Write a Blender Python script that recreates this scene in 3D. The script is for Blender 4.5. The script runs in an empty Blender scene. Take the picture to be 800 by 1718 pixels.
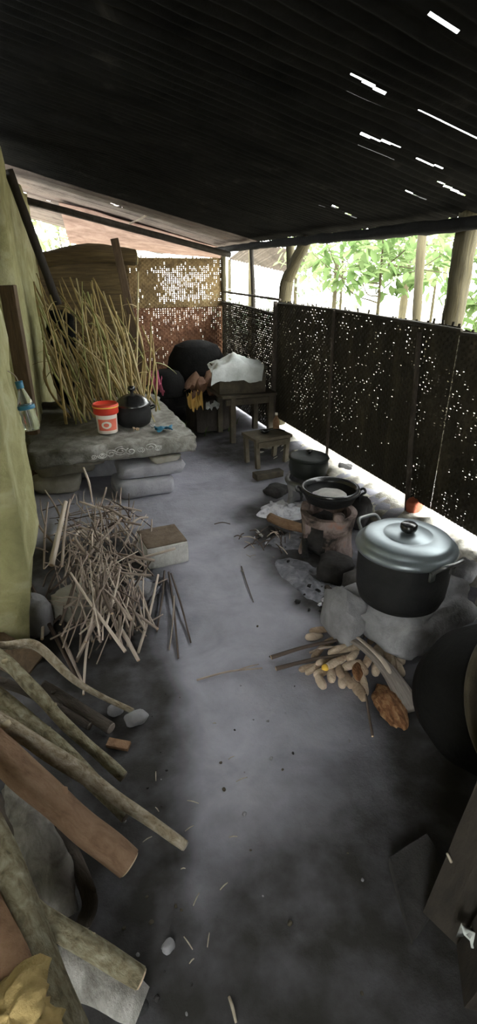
import bpy, math, random
from mathutils import Vector, Matrix, noise
R = math.radians
rnd = random.Random(11)
SC = bpy.context.scene
COL = SC.collection
# ------------------------------------------------------------------ camera model
YAW, PITCH, F, H = R(20), R(24.9), 880.0, 1.55
cy_, sy_, cp_, sp_ = math.cos(YAW), math.sin(YAW), math.cos(PITCH), math.sin(PITCH)
def ray(px, py):
    u = (px-400)/F; v = (py-859)/F
    fwd = cp_ - v*sp_; dn = sp_ + v*cp_
    return Vector((u*cy_+fwd*sy_, -u*sy_+fwd*cy_, -dn))
CAM = Vector((0, 0, H))
def G(px, py, z=0.0):
    d = ray(px, py); return CAM + d*((z-H)/d.z)
def AX(px, py, x):
    d = ray(px, py); return CAM + d*(x/d.x)
def AY(px, py, y):
    d = ray(px, py); return CAM + d*(y/d.y)
def AT(px, py, t):
    return CAM + ray(px, py)*t
RZ0, RSL = 2.36, 0.24
def roofz(x): return RZ0 - RSL*x
def ROOF(px, py, off=0.0):
    d = ray(px, py); return CAM + d*((RZ0-H+off)/(d.z+RSL*d.x))

# ------------------------------------------------------------------ materials
MATS = {}
def ramp_set(r, stops):
    e = r.color_ramp.elements
    while len(e) > 2: e.remove(e[-1])
    e[0].position, e[0].color = stops[0][0], (*stops[0][1], 1)
    e[1].position, e[1].color = stops[-1][0], (*stops[-1][1], 1)
    for p, c in stops[1:-1]:
        n = e.new(p); n.color = (*c, 1)
def mat(name, stops, scale=8, rough=.85, bump=.3, metal=0, detail=6, coord='Object', stretch=(1, 1, 1), bscale=None, spec=.3, extra=None, dist=.6):
    if not isinstance(stops[0], tuple) or not isinstance(stops[0][1], tuple):
        a = stops
        stops = [(.3, tuple(a[0])), (.7, tuple(a[1]))]
    m = bpy.data.materials.new(name); m.use_nodes = True
    nt = m.node_tree; N = nt.nodes; L = nt.links
    b = N['Principled BSDF']
    if coord == 'grain':
        tc = N.new('ShaderNodeAttribute'); tc.attribute_name = 'grain'; src = tc.outputs['Vector']
    else:
        tc = N.new('ShaderNodeTexCoord'); src = tc.outputs[coord]
    mp = N.new('ShaderNodeMapping'); mp.inputs['Scale'].default_value = stretch
    L.new(src, mp.inputs['Vector'])
    n = N.new('ShaderNodeTexNoise'); n.inputs['Scale'].default_value = scale; n.inputs['Detail'].default_value = detail
    n.inputs['Roughness'].default_value = .62; n.inputs['Distortion'].default_value = dist
    L.new(mp.outputs[0], n.inputs['Vector'])
    r = N.new('ShaderNodeValToRGB'); ramp_set(r, stops)
    L.new(n.outputs['Fac'], r.inputs['Fac'])
    col = r.outputs['Color']
    if extra:
        col = extra(nt, col, mp)
    L.new(col, b.inputs['Base Color'])
    b.inputs['Roughness'].default_value = rough; b.inputs['Metallic'].default_value = metal
    b.inputs['Specular IOR Level'].default_value = spec
    if bump:
        n2 = N.new('ShaderNodeTexNoise'); n2.inputs['Scale'].default_value = bscale or scale*3; n2.inputs['Detail'].default_value = 8
        n2.inputs['Roughness'].default_value = .7
        L.new(mp.outputs[0], n2.inputs['Vector'])
        bp = N.new('ShaderNodeBump'); bp.inputs['Strength'].default_value = bump; bp.inputs['Distance'].default_value = .02
        L.new(n2.outputs['Fac'], bp.inputs['Height']); L.new(bp.outputs[0], b.inputs['Normal'])
    MATS[name] = m
    return m
def mix_attr(attr, color2, color3=None):
    """mix toward a darker colour by a per-vertex attribute, edge broken by noise"""
    def f(nt, col, mp):
        N, L = nt.nodes, nt.links
        a = N.new('ShaderNodeAttribute'); a.attribute_name = attr
        n = N.new('ShaderNodeTexNoise'); n.inputs['Scale'].default_value = 9; n.inputs['Detail'].default_value = 8
        L.new(mp.outputs[0], n.inputs['Vector'])
        ad = N.new('ShaderNodeMath'); ad.operation = 'MULTIPLY_ADD'; ad.inputs[1].default_value = .55; ad.inputs[2].default_value = -.275
        L.new(n.outputs['Fac'], ad.inputs[0])
        s = N.new('ShaderNodeMath'); s.operation = 'ADD'; s.use_clamp = True
        L.new(a.outputs['Fac'], s.inputs[0]); L.new(ad.outputs[0], s.inputs[1])
        mx = N.new('ShaderNodeMix'); mx.data_type = 'RGBA'
        L.new(s.outputs[0], mx.inputs['Factor']); L.new(col, mx.inputs['A'])
        mx.inputs['B'].default_value = (*color2, 1)
        return mx.outputs['Result']
    return f

mat('floor', [(.25, (.21, .205, .24)), (.5, (.30, .295, .34)), (.75, (.38, .37, .42))], 3.2, .8, .35, bscale=30, extra=mix_attr('soil', (.022, .02, .018)), spec=.35)  # soil attribute holds dark earth, soot and painted shade
mat('outer_ground', [(.3, (.30, .27, .2)), (.7, (.5, .46, .38))], 5, .95, .5)
mat('wall_mud', [(.25, (.20, .19, .085)), (.5, (.33, .31, .15)), (.62, (.40, .38, .22)), (.8, (.24, .27, .11))], 5, .95, .7, bscale=22)
mat('soot', [(.3, (.004, .004, .004)), (.7, (.011, .0105, .010))], 6, .9, .4, spec=.12)
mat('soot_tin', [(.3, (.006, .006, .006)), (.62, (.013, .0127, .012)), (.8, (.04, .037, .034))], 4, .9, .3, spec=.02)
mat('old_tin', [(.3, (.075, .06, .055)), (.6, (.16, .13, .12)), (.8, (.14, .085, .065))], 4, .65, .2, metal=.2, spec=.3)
mat('lean_tin', [(.3, (.16, .10, .085)), (.55, (.30, .21, .18)), (.8, (.42, .33, .29))], 3, .7, .2, spec=.2)
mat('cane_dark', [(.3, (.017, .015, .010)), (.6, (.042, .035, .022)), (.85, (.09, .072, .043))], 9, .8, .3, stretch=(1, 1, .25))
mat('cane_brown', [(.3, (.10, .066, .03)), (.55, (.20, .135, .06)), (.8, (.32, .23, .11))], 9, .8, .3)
mat('cane_red_lit', [(.3, (.10, .045, .024)), (.55, (.21, .10, .055)), (.8, (.32, .18, .10))], 9, .8, .3)  # brown cane with the red tint of the light put into its colour
mat('mat_brown', [(.3, (.035, .023, .010)), (.55, (.085, .057, .023)), (.8, (.16, .115, .05))], 6, .9, .5, stretch=(.4, 1, 7))
mat('reed', [(.25, (.15, .095, .03)), (.5, (.29, .21, .075)), (.75, (.45, .36, .16))], 14, .6, .2, coord='grain', stretch=(2, 2, .6), spec=.4)
mat('reed_green', [(.25, (.16, .15, .04)), (.75, (.36, .36, .14))], 14, .6, .2, coord='grain', spec=.4)
mat('reed_pale', [(.25, (.33, .26, .12)), (.75, (.52, .44, .24))], 14, .6, .2, coord='grain', spec=.4)
mat('twig', [(.25, (.15, .115, .09)), (.5, (.30, .24, .20)), (.75, (.48, .40, .34))], 16, .85, .4, coord='grain', stretch=(2, 2, .5))
mat('twig_dark', [(.25, (.045, .033, .027)), (.75, (.14, .105, .085))], 16, .85, .4, coord='grain', stretch=(2, 2, .5))
mat('twig_pale', [(.25, (.36, .295, .24)), (.75, (.64, .55, .46))], 16, .85, .4, coord='grain', stretch=(2, 2, .5))
mat('cut_wood', [(.3, (.38, .27, .17)), (.7, (.55, .43, .30))], 20, .9, .3)
mat('cut_grey', [(.3, (.16, .13, .11)), (.7, (.30, .26, .22))], 20, .9, .3)
mat('bark_tan', [(.25, (.12, .09, .055)), (.42, (.36, .29, .19)), (.6, (.52, .45, .34)), (.8, (.68, .62, .52))], 15, .9, 1.0, coord='grain', stretch=(1.1, 1.1, 2.0), bscale=40)
mat('bark_green', [(.25, (.09, .075, .045)), (.45, (.27, .23, .14)), (.62, (.42, .38, .26)), (.8, (.60, .56, .44))], 15, .9, 1.0, coord='grain', stretch=(1.1, 1.1, 2.0), bscale=40)
mat('bark_red', [(.2, (.13, .075, .045)), (.45, (.25, .15, .09)), (.7, (.33, .215, .14)), (.88, (.45, .36, .28))], 12, .85, .8, coord='grain', stretch=(1.1, 1.1, 1.4), bscale=40)
mat('bark_dark', [(.25, (.035, .028, .022)), (.6, (.10, .082, .066)), (.85, (.24, .21, .18))], 9, .9, .8, coord='grain', bscale=30)
mat('wood_grey', [(.25, (.14, .13, .115)), (.5, (.40, .38, .345)), (.75, (.68, .66, .63))], 14, .9, 1.0, coord='Object', stretch=(1.6, 1, 1), bscale=45)
mat('wood_split', [(.25, (.14, .075, .04)), (.5, (.30, .175, .10)), (.75, (.42, .28, .18))], 12, .85, .9, coord='Object')
mat('wood_yellow', [(.2, (.25, .17, .06)), (.6, (.42, .31, .13)), (.85, (.52, .42, .22))], 8, .85, .6)
mat('wood_brown', [(.25, (.045, .028, .015)), (.6, (.10, .065, .036)), (.85, (.17, .12, .07))], 5, .75, .4, stretch=(6, 6, .8))
mat('wood_black', [(.25, (.012, .010, .008)), (.7, (.04, .032, .025))], 6, .8, .4, stretch=(4, 4, 1))
mat('wood_table', [(.25, (.03, .026, .018)), (.6, (.075, .062, .042)), (.85, (.13, .11, .075))], 7, .8, .4)
mat('wood_stool', [(.25, (.06, .05, .034)), (.6, (.13, .11, .078)), (.85, (.2, .18, .13))], 7, .8, .4)
mat('concrete', [(.2, (.10, .095, .08)), (.45, (.22, .21, .185)), (.6, (.33, .32, .29)), (.8, (.44, .43, .40))], 11, .92, .7, bscale=40, extra=mix_attr('soil', (.035, .033, .018)))
mat('block_white', [(.3, (.42, .41, .385)), (.7, (.62, .61, .58))], 14, .95, .5)
mat('block_soil', [(.3, (.10, .072, .05)), (.7, (.18, .135, .10))], 12, .95, .6)
mat('stone_blue', [(.25, (.22, .22, .245)), (.6, (.34, .335, .36)), (.85, (.45, .44, .46))], 6, .9, .5)
mat('stone_tan', [(.25, (.20, .18, .145)), (.6, (.33, .31, .265)), (.85, (.43, .40, .36))], 6, .9, .5)
mat('stone_grey', [(.25, (.14, .135, .14)), (.6, (.26, .255, .265)), (.85, (.40, .39, .40))], 7, .92, .6)
mat('stone_pale', [(.25, (.30, .29, .27)), (.6, (.50, .485, .45)), (.85, (.66, .64, .60))], 9, .95, .6)
mat('stone_sooty', [(.25, (.012, .011, .011)), (.55, (.04, .037, .036)), (.85, (.16, .15, .15))], 7, .92, .5)
mat('rubble', [(.25, (.32, .30, .25)), (.55, (.58, .55, .48)), (.8, (.78, .75, .68))], 16, .95, .9, bscale=45)
mat('terracotta', [(.38, (.025, .022, .02)), (.5, (.17, .125, .11)), (.62, (.32, .25, .23)), (.75, (.42, .17, .09))], 8, .9, .4)
mat('brick_red', [(.3, (.36, .09, .05)), (.7, (.55, .18, .11))], 12, .9, .4)
mat('ash', [(.3, (.30, .30, .36)), (.5, (.76, .76, .83)), (.75, (.90, .90, .95))], 22, .98, .6, bscale=60)
mat('ash_grey', [(.3, (.10, .10, .115)), (.55, (.24, .24, .275)), (.8, (.42, .42, .46))], 18, .98, .6, bscale=60)
mat('charcoal', [(.3, (.008, .008, .008)), (.7, (.03, .03, .03))], 20, .7, .5)
mat('alu', [(.3, (.20, .23, .245)), (.7, (.30, .335, .35))], 3, .42, .08, metal=.75, spec=.5, bscale=6)
mat('alu_dull', [(.3, (.09, .092, .09)), (.7, (.22, .223, .22))], 12, .45, .1, metal=.8, spec=.5)
mat('pot_black', [(.3, (.008, .0085, .009)), (.7, (.019, .019, .019))], 10, .6, .25, spec=.22)
mat('pot_gloss', [(.3, (.010, .010, .010)), (.7, (.022, .022, .022))], 6, .22, .1, spec=.6)
mat('pot_green', [(.3, (.009, .011, .0095)), (.7, (.02, .024, .02))], 6, .5, .15, spec=.3)
mat('plastic_black', [(.3, (.01, .01, .01)), (.7, (.015, .015, .015))], 6, .25, 0, spec=.5)
mat('plastic_red', [(.3, (.50, .035, .02)), (.7, (.60, .055, .03))], 6, .35, 0, spec=.5)
mat('plastic_white', [(.3, (.68, .62, .54)), (.7, (.78, .72, .64))], 6, .4, 0, spec=.5)
mat('label_red', [(.3, (.62, .11, .07)), (.7, (.72, .2, .13))], 16, .4, 0, spec=.5)
mat('label_yellow', [(.3, (.75, .42, .05)), (.7, (.82, .52, .10))], 16, .4, 0, spec=.5)
mat('sack_white', [(.3, (.42, .44, .42)), (.7, (.62, .64, .62))], 9, .7, .3)
mat('cloth_pink', [(.3, (.45, .09, .17)), (.7, (.62, .18, .28))], 9, .9, .3)
mat('plastic_blue', [(.3, (.03, .14, .24)), (.7, (.06, .24, .36))], 9, .4, .1)
mat('sack_brown', [(.3, (.12, .065, .04)), (.7, (.26, .15, .10))], 9, .9, .5)
mat('bag_yellow', [(.3, (.62, .36, .08)), (.7, (.75, .50, .16))], 9, .6, .3)
mat('husk', [(.28, (.05, .022, .010)), (.48, (.22, .10, .045)), (.72, (.46, .27, .14))], 22, .95, .9, bscale=40, stretch=(3, 1, 1))
mat('cob', [(.25, (.48, .36, .26)), (.55, (.68, .55, .42)), (.8, (.80, .70, .58))], 26, .9, .7, bscale=90)
mat('cob_brown', [(.25, (.28, .19, .13)), (.55, (.48, .36, .26)), (.8, (.62, .50, .38))], 26, .9, .7, bscale=90)
mat('corn_yellow', [(.3, (.72, .42, .05)), (.7, (.80, .55, .1))], 26, .6, .3)
mat('frond', [(.25, (.14, .115, .10)), (.6, (.27, .235, .21)), (.85, (.42, .37, .33))], 10, .85, .5, coord='grain', stretch=(4, 4, .4))
mat('straw', [(.3, (.25, .215, .16)), (.7, (.46, .41, .33))], 20, .9, .2)
mat('trunk_pale', [(.25, (.035, .03, .016)), (.6, (.085, .072, .038)), (.85, (.15, .13, .075))], 8, .9, .6, coord='grain', stretch=(2, 2, .5))
mat('chalk', [(.35, (.30, .29, .27)), (.6, (.66, .65, .62))], 20, .95, .2)
mat('grass', [(.3, (.03, .06, .012)), (.7, (.09, .14, .03))], 20, .8, .1)

def leaf_mat(name, c1, c2):
    m = bpy.data.materials.new(name); m.use_nodes = True
    nt = m.node_tree; N, L = nt.nodes, nt.links
    N.remove(N['Principled BSDF'])
    tc = N.new('ShaderNodeTexCoord'); n = N.new('ShaderNodeTexNoise'); n.inputs['Scale'].default_value = 3.5; n.inputs['Detail'].default_value = 2
    L.new(tc.outputs['Object'], n.inputs['Vector'])
    r = N.new('ShaderNodeValToRGB'); ramp_set(r, [(.35, c1), (.65, c2)]); L.new(n.outputs['Fac'], r.inputs['Fac'])
    d = N.new('ShaderNodeBsdfDiffuse'); t = N.new('ShaderNodeBsdfTranslucent'); mx = N.new('ShaderNodeMixShader'); mx.inputs[0].default_value = .45
    L.new(r.outputs['Color'], d.inputs['Color']); L.new(r.outputs['Color'], t.inputs['Color'])
    L.new(d.outputs[0], mx.inputs[1]); L.new(t.outputs[0], mx.inputs[2]); L.new(mx.outputs[0], N['Material Output'].inputs['Surface'])
    MATS[name] = m
leaf_mat('leaf_green', (.065, .11, .035), (.17, .235, .10))
leaf_mat('leaf_yellow', (.14, .18, .08), (.27, .32, .175))
leaf_mat('leaf_pale', (.17, .22, .15), (.33, .38, .29))
def glass_mat(name, col, rough):
    m = bpy.data.materials.new(name); m.use_nodes = True
    b = m.node_tree.nodes['Principled BSDF']
    b.inputs['Base Color'].default_value = (*col, 1); b.inputs['Roughness'].default_value = rough
    b.inputs['Transmission Weight'].default_value = .9; b.inputs['IOR'].default_value = 1.33
    MATS[name] = m
glass_mat('clear_plastic', (.85, .92, .88), .08)

# ------------------------------------------------------------------ mesh builder
class MB:
    def __init__(s): s.v, s.f, s.g, s.sm = [], [], [], []
    def add(s, verts, faces, smooth=True, grain=None):
        b = len(s.v)
        s.v.extend(Vector(p) for p in verts)
        s.g.extend(grain if grain else [(0, 0, 0)]*len(verts))
        for f in faces:
            s.f.append(tuple(b+i for i in f)); s.sm.append(smooth)
    def build(s, name, m, parent=None, origin=None, attr=None):
        if parent is not None: o0 = parent['_o'] if '_o' in parent else parent.matrix_world.translation
        if parent is not None: o0 = ORG[parent.name]
        elif origin is not None: o0 = Vector(origin)
        else:
            lo = Vector((min(p.x for p in s.v), min(p.y for p in s.v), min(p.z for p in s.v)))
            hi = Vector((max(p.x for p in s.v), max(p.y for p in s.v), max(p.z for p in s.v)))
            o0 = Vector(((lo.x+hi.x)/2, (lo.y+hi.y)/2, lo.z))
        me = bpy.data.meshes.new(name)
        me.from_pydata([tuple(p-o0) for p in s.v], [], s.f)
        me.polygons.foreach_set('use_smooth', s.sm)
        a = me.attributes.new('grain', 'FLOAT_VECTOR', 'POINT')
        a.data.foreach_set('vector', [c for g in s.g for c in g])
        if attr:
            a = me.attributes.new(attr[0], 'FLOAT', 'POINT'); a.data.foreach_set('value', attr[1])
        me.materials.append(MATS[m]); me.update()
        o = bpy.data.objects.new(name, me); COL.objects.link(o)
        if parent is not None:
            o.parent = parent; ORG[o.name] = o0
        else:
            o.location = o0; ORG[o.name] = o0
        return o
ORG = {}
def tag(o, label=None, cat=None, group=None, kind=None):
    if label: o['label'] = label
    if cat: o['category'] = cat
    if group: o['group'] = group
    if kind: o['kind'] = kind
    return o
def thing(name, label, cat, loc, group=None):
    o = bpy.data.objects.new(name, None); COL.objects.link(o); o.location = loc; o.empty_display_size = .1
    ORG[o.name] = Vector(loc)
    return tag(o, label, cat, group)

def frame_of(d):
    d = d.normalized(); up = Vector((0, 0, 1)) if abs(d.z) < .9 else Vector((1, 0, 0))
    a = d.cross(up).normalized(); return a, a.cross(d).normalized()
def spline(pts, n):
    pts = [Vector(p) for p in pts]
    if len(pts) == 2: return [pts[0].lerp(pts[1], i/n) for i in range(n+1)]
    P = [pts[0]*2-pts[1]]+pts+[pts[-1]*2-pts[-2]]
    out = []; segs = len(pts)-1
    for i in range(n+1):
        t = i/n*segs; k = min(int(t), segs-1); t -= k
        a, b, c, d = P[k:k+4]
        out.append(.5*((2*b)+(c-a)*t+(2*a-5*b+4*c-d)*t*t+(3*b-a-3*c+d)*t**3))
    return out
def interp(l, t):
    if not isinstance(l, (list, tuple)): return l
    x = t*(len(l)-1); k = min(int(x), len(l)-2); return l[k]+(l[k+1]-l[k])*(x-k)
def tube(mb, pts, rad, n=12, sides=8, lump=0.0, seed=0, cap=True, flat=1.0, freq=9):
    """a tapering, lumpy tube along a spline; returns the two end rings"""
    c = spline(pts, n); V, Fs, Gr = [], [], []
    a = None; ln = 0
    for i, p in enumerate(c):
        d = (c[min(i+1, n)]-c[max(i-1, 0)])
        if a is None: a, b = frame_of(d)
        else:
            d.normalize(); a = (a-d*a.dot(d)).normalized(); b = a.cross(d)
        if i: ln += (c[i]-c[i-1]).length
        r = interp(rad, i/n)
        for k in range(sides):
            w = 2*math.pi*k/sides
            q = a*math.cos(w)+b*math.sin(w)*flat
            rr = r
            if lump: rr = r*(1+lump*noise.noise(p*freq+q*r*freq*3+Vector((seed*7.3, seed*1.7, 0)))*1.6)
            V.append(p+q*rr); Gr.append((math.cos(w)*r*3+seed*.37, math.sin(w)*r*3, ln+seed*.71))
    for i in range(n):
        for k in range(sides):
            k2 = (k+1) % sides
            Fs.append((i*sides+k, i*sides+k2, (i+1)*sides+k2, (i+1)*sides+k))
    m0 = len(V)
    if cap:
        V += [c[0], c[-1]]; Gr += [Gr[0], Gr[-1]]
        for k in range(sides):
            k2 = (k+1) % sides
            Fs.append((m0, k2, k)); Fs.append((m0+1, n*sides+k, n*sides+k2))
    mb.add(V, Fs, True, Gr)
    return c, [V[k] for k in range(sides)], [V[n*sides+k] for k in range(sides)]
def disc(mb, ring, push):
    c = sum(ring, Vector())/len(ring); n = len(ring)
    pv = Vector(push)
    V = [c+(p-c)*.98 - pv*.3 for p in ring]+[c+(p-c)*.86+pv for p in ring]+[c+(p-c)*.4+pv*1.3 for p in ring]+[c+pv*1.2]
    Fs = []
    for j in (0, 1):
        Fs += [(j*n+k, j*n+(k+1) % n, (j+1)*n+(k+1) % n, (j+1)*n+k) for k in range(n)]
    Fs += [(2*n+k, 2*n+(k+1) % n, 3*n) for k in range(n)]
    mb.add(V, Fs, False)
def box(mb, c, s, rot=None, bev=.08, jit=0, seed=0, sub=3):
    """a box with rounded, slightly uneven faces: a cube grid pulled to a superellipsoid edge"""
    c = Vector(c); hx, hy, hz = [q/2 for q in s]
    rm = rot if rot is not None else Matrix.Identity(3)
    bv = min(s)*bev
    n = sub; V, Fs, idx = [], [], {}
    def co(i, j, k):
        p = Vector(((i/n*2-1)*hx, (j/n*2-1)*hy, (k/n*2-1)*hz))
        q = Vector((max(-hx+bv, min(hx-bv, p.x)), max(-hy+bv, min(hy-bv, p.y)), max(-hz+bv, min(hz-bv, p.z))))
        d = p-q
        if d.length > 1e-9: p = q+d.normalized()*bv*(1 if d.length > bv*1.01 else d.length/bv)
        if jit: p = p+Vector((noise.noise(p*7+Vector((seed, 0, 0))), noise.noise(p*7+Vector((0, seed+5, 0))), noise.noise(p*7+Vector((0, 0, seed+9)))))*jit
        return p
    def vi(i, j, k):
        key = (i, j, k)
        if key not in idx:
            idx[key] = len(V); V.append(c+rm @ co(i, j, k))
        return idx[key]
    for a in range(n):
        for b in range(n):
            Fs.append((vi(a, b, 0), vi(a, b+1, 0), vi(a+1, b+1, 0), vi(a+1, b, 0)))
            Fs.append((vi(a, b, n), vi(a+1, b, n), vi(a+1, b+1, n), vi(a, b+1, n)))
            Fs.append((vi(a, 0, b), vi(a+1, 0, b), vi(a+1, 0, b+1), vi(a, 0, b+1)))
            Fs.append((vi(a, n, b), vi(a, n, b+1), vi(a+1, n, b+1), vi(a+1, n, b)))
            Fs.append((vi(0, a, b), vi(0, a, b+1), vi(0, a+1, b+1), vi(0, a+1, b)))
            Fs.append((vi(n, a, b), vi(n, a+1, b), vi(n, a+1, b+1), vi(n, a, b+1)))
    mb.add(V, Fs, bev >= .3)
def rz(a): return Matrix.Rotation(R(a), 3, 'Z')
def rxyz(x, y, z): return (Matrix.Rotation(R(z), 3, 'Z') @ Matrix.Rotation(R(y), 3, 'Y') @ Matrix.Rotation(R(x), 3, 'X'))
def rock(mb, c, s, seed=0, rot=0, rough=.28, seg=14, rings=9, square=.75):
    """an angular boulder: superellipsoid with faceting noise, flat underneath"""
    c = Vector(c); V, Fs = [], []; m = rz(rot)
    def pw(x, e): return math.copysign(abs(x)**e, x)
    for i in range(rings+1):
        ph = -math.pi/2+math.pi*i/rings
        for k in range(seg):
            th = 2*math.pi*k/seg
            p = Vector((pw(math.cos(ph), square)*pw(math.cos(th), square), pw(math.cos(ph), square)*pw(math.sin(th), square), pw(math.sin(ph), square)))
            q = p*(1+rough*noise.noise(p*1.3+Vector((seed*3.1, seed*1.7, seed)))+rough*.5*noise.noise(p*3.3+Vector((seed, 9, 0)))+rough*.22*noise.noise(p*8+Vector((seed, 2, 7))))
            q = Vector((q.x*s[0]/2, q.y*s[1]/2, max(q.z, -.93)*s[2]/2))
            V.append(c+m @ q+Vector((0, 0, s[2]*.465)))
    for i in range(rings):
        for k in range(seg):
            k2 = (k+1) % seg
            Fs.append((i*seg+k, i*seg+k2, (i+1)*seg+k2, (i+1)*seg+k))
    mb.add(V, Fs, True)
def lathe(mb, c, prof, seg=40, tilt=None, closed=False):
    c = Vector(c); m = tilt if tilt is not None else Matrix.Identity(3)
    V, Fs = [], []; n = len(prof)
    for r, z in prof:
        for k in range(seg):
            w = 2*math.pi*k/seg; V.append(c+m @ Vector((r*math.cos(w), r*math.sin(w), z)))
    for i in range(n-1):
        for k in range(seg):
            k2 = (k+1) % seg
            Fs.append((i*seg+k, i*seg+k2, (i+1)*seg+k2, (i+1)*seg+k))
    mb.add(V, Fs, True)
def struct(name, mb, m, **k): return tag(mb.build(name, m, **k), kind='structure')
def fbm(p, o=3):
    s, a = 0, 1
    for i in range(o): s += noise.noise(p*(2**i)+Vector((i*5.1, 0, 0)))*a; a *= .5
    return s
def smooth(a, b, x):
    t = max(0, min(1, (x-a)/(b-a))); return t*t*(3-2*t)

# ================================================================== SETTING
FX = 2.15                                # line of the woven wall on the right
YB = 6.5                                 # back wall
def gz(x, y):                            # height of the earth floor
    return .10*smooth(1.75, 2.12, x)*(1-smooth(4.2, 4.6, y))+.006*noise.noise(Vector((x*3, y*3, 0)))+.003*noise.noise(Vector((x*14, y*14, 4)))
def soil(x, y):  # dark earth and stove soot, plus shade painted into the floor colour
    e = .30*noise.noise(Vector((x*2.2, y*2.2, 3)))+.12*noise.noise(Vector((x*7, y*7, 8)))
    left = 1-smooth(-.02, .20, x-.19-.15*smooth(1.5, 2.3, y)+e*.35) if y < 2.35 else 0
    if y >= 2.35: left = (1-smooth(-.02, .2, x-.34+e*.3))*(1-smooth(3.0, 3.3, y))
    near_soil_shade = 1-smooth(.7, 1.4, y+e*.5)  # dark soil near the camera, deepened with painted shade
    rt = smooth(.0, .30, x-(.68+.5*(y-1.0))+e*.3)*(1-smooth(1.3, 1.65, y+e*.4))  # shadow over the right foreground, painted into the floor colour
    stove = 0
    for cx, cy, rr in ((1.28, 2.32, .36), (1.35, 2.75, .38), (1.30, 3.05, .3), (1.15, 1.98, .22), (1.45, 2.1, .36), (1.75, 4.5, .75), (1.4, 5.4, .9)):  # soot round the stoves; last two circles darken the back floor
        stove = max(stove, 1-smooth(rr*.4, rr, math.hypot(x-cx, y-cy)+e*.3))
    return max(0, min(1, max(left*.95, near_soil_shade*.93, rt*.98, stove*.95)))
mb = MB(); NX, NY = 96, 240; x0, x1, y0, y1 = -1.2, 2.32, -1.6, 8.2
V, Fs, A = [], [], []
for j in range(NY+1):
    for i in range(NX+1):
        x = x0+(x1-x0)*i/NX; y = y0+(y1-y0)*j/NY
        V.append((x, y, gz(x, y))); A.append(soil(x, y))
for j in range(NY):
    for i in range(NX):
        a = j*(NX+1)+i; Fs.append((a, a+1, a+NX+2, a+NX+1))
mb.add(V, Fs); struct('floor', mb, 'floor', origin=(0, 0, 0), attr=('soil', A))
# outdoor ground, seen over and under the woven wall
mb = MB(); V, Fs = [], []
for j in range(41):
    for i in range(41):
        x = -14+i*.8; y = -8+j*.8
        inside = (-1.0 < x < 2.3 and -1.4 < y < 8)
        V.append((x, y, (-.15 if inside else .02+.07*smooth(2.2, 3, x)+.05*noise.noise(Vector((x, y, 0))))))
for j in range(40):
    for i in range(40):
        a = j*41+i; Fs.append((a, a+1, a+42, a+41))
mb.add(V, Fs); struct('ground', mb, 'outer_ground', origin=(0, 0, -.1))
# rubble bank under the woven wall
mb = MB(); V, Fs = [], []
for j in range(116):
    y = 1.0+j*.03
    for i in range(17):
        s = i/16; x = 1.72+s*1.0+.06*noise.noise(Vector((y*3, 1, 0)))
        z = -.02+.13*smooth(0, .42, s)+.035*fbm(Vector((x*9, y*9, 2)))+.02*noise.noise(Vector((x*24, y*24, 2)))
        if i == 0: z = -.03
        V.append((x, y, z))
for j in range(115):
    for i in range(16):
        a = j*17+i; Fs.append((a, a+1, a+18, a+17))
mb.add(V, Fs); tag(mb.build('rubble_bank', 'rubble'), 'pale bank of earth and rubble along the foot of the woven fence', 'rubble', kind='stuff')

# left mud wall: near pier, a far pier and the run between
def wall_block(name, path, zt, m, lump=.03, foot=0.0):
    """a lumpy mud wall standing on a closed plan outline"""
    mb = MB(); pts = []
    n = len(path)
    for i in range(n):
        a, b = Vector((*path[i], 0)), Vector((*path[(i+1) % n], 0)); k = max(2, int((b-a).length/.06))
        pts += [a.lerp(b, q/k) for q in range(k)]
    rows = int(zt/.05); V, Fs = [], []; cen = sum(pts, Vector())/len(pts)
    for r in range(rows+1):
        z = -.05+(zt+.05)*r/rows
        for p in pts:
            d = (p-cen); d.normalize()
            w = lump*fbm(Vector((p.x*4, p.y*4, z*4)))-foot*(1-smooth(.05, .55, z))
            V.append((p.x+d.x*w, p.y+d.y*w, z+(.05*noise.noise(Vector((p.x*3, p.y*3, 7))) if r == rows else 0)))
    m_ = len(pts)
    for r in range(rows):
        for k in range(m_):
            k2 = (k+1) % m_
            Fs.append((r*m_+k, r*m_+k2, (r+1)*m_+k2, (r+1)*m_+k))
    Fs.append(tuple(rows*m_+k for k in range(m_)))
    mb.add(V, Fs, True); return struct(name, mb, m)
wall_block('wall_left', [(-.16, 1.86), (-.13, 2.55), (-.2, 2.66), (-.62, 2.66), (-.62, 1.86)], 2.2, 'wall_mud', .025, .13)
wall_block('wall_left', [(-.10, 4.22), (-.055, 4.75), (-.4, 4.85), (-.5, 4.2)], 2.33, 'wall_mud', .02)
wall_block('wall_left', [(-.40, 2.66), (-.40, 4.2), (-.62, 4.2), (-.62, 2.66)], 2.3, 'wall_mud', .03)
wall_block('wall_left', [(-.09, 4.85), (.10, YB-.2), (-.2, YB-.2), (-.3, 4.85)], 2.2, 'wall_mud', .02)
wall_block('wall_left', [(-.95, -1.0), (-.95, 1.75), (-1.1, 1.75), (-1.1, -1.0)], 2.55, 'wall_mud', .03)
wall_block('wall_left', [(-.60, 1.72), (-.60, 1.80), (-1.1, 1.8), (-1.1, 1.72)], 2.5, 'wall_mud', .0)

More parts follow.
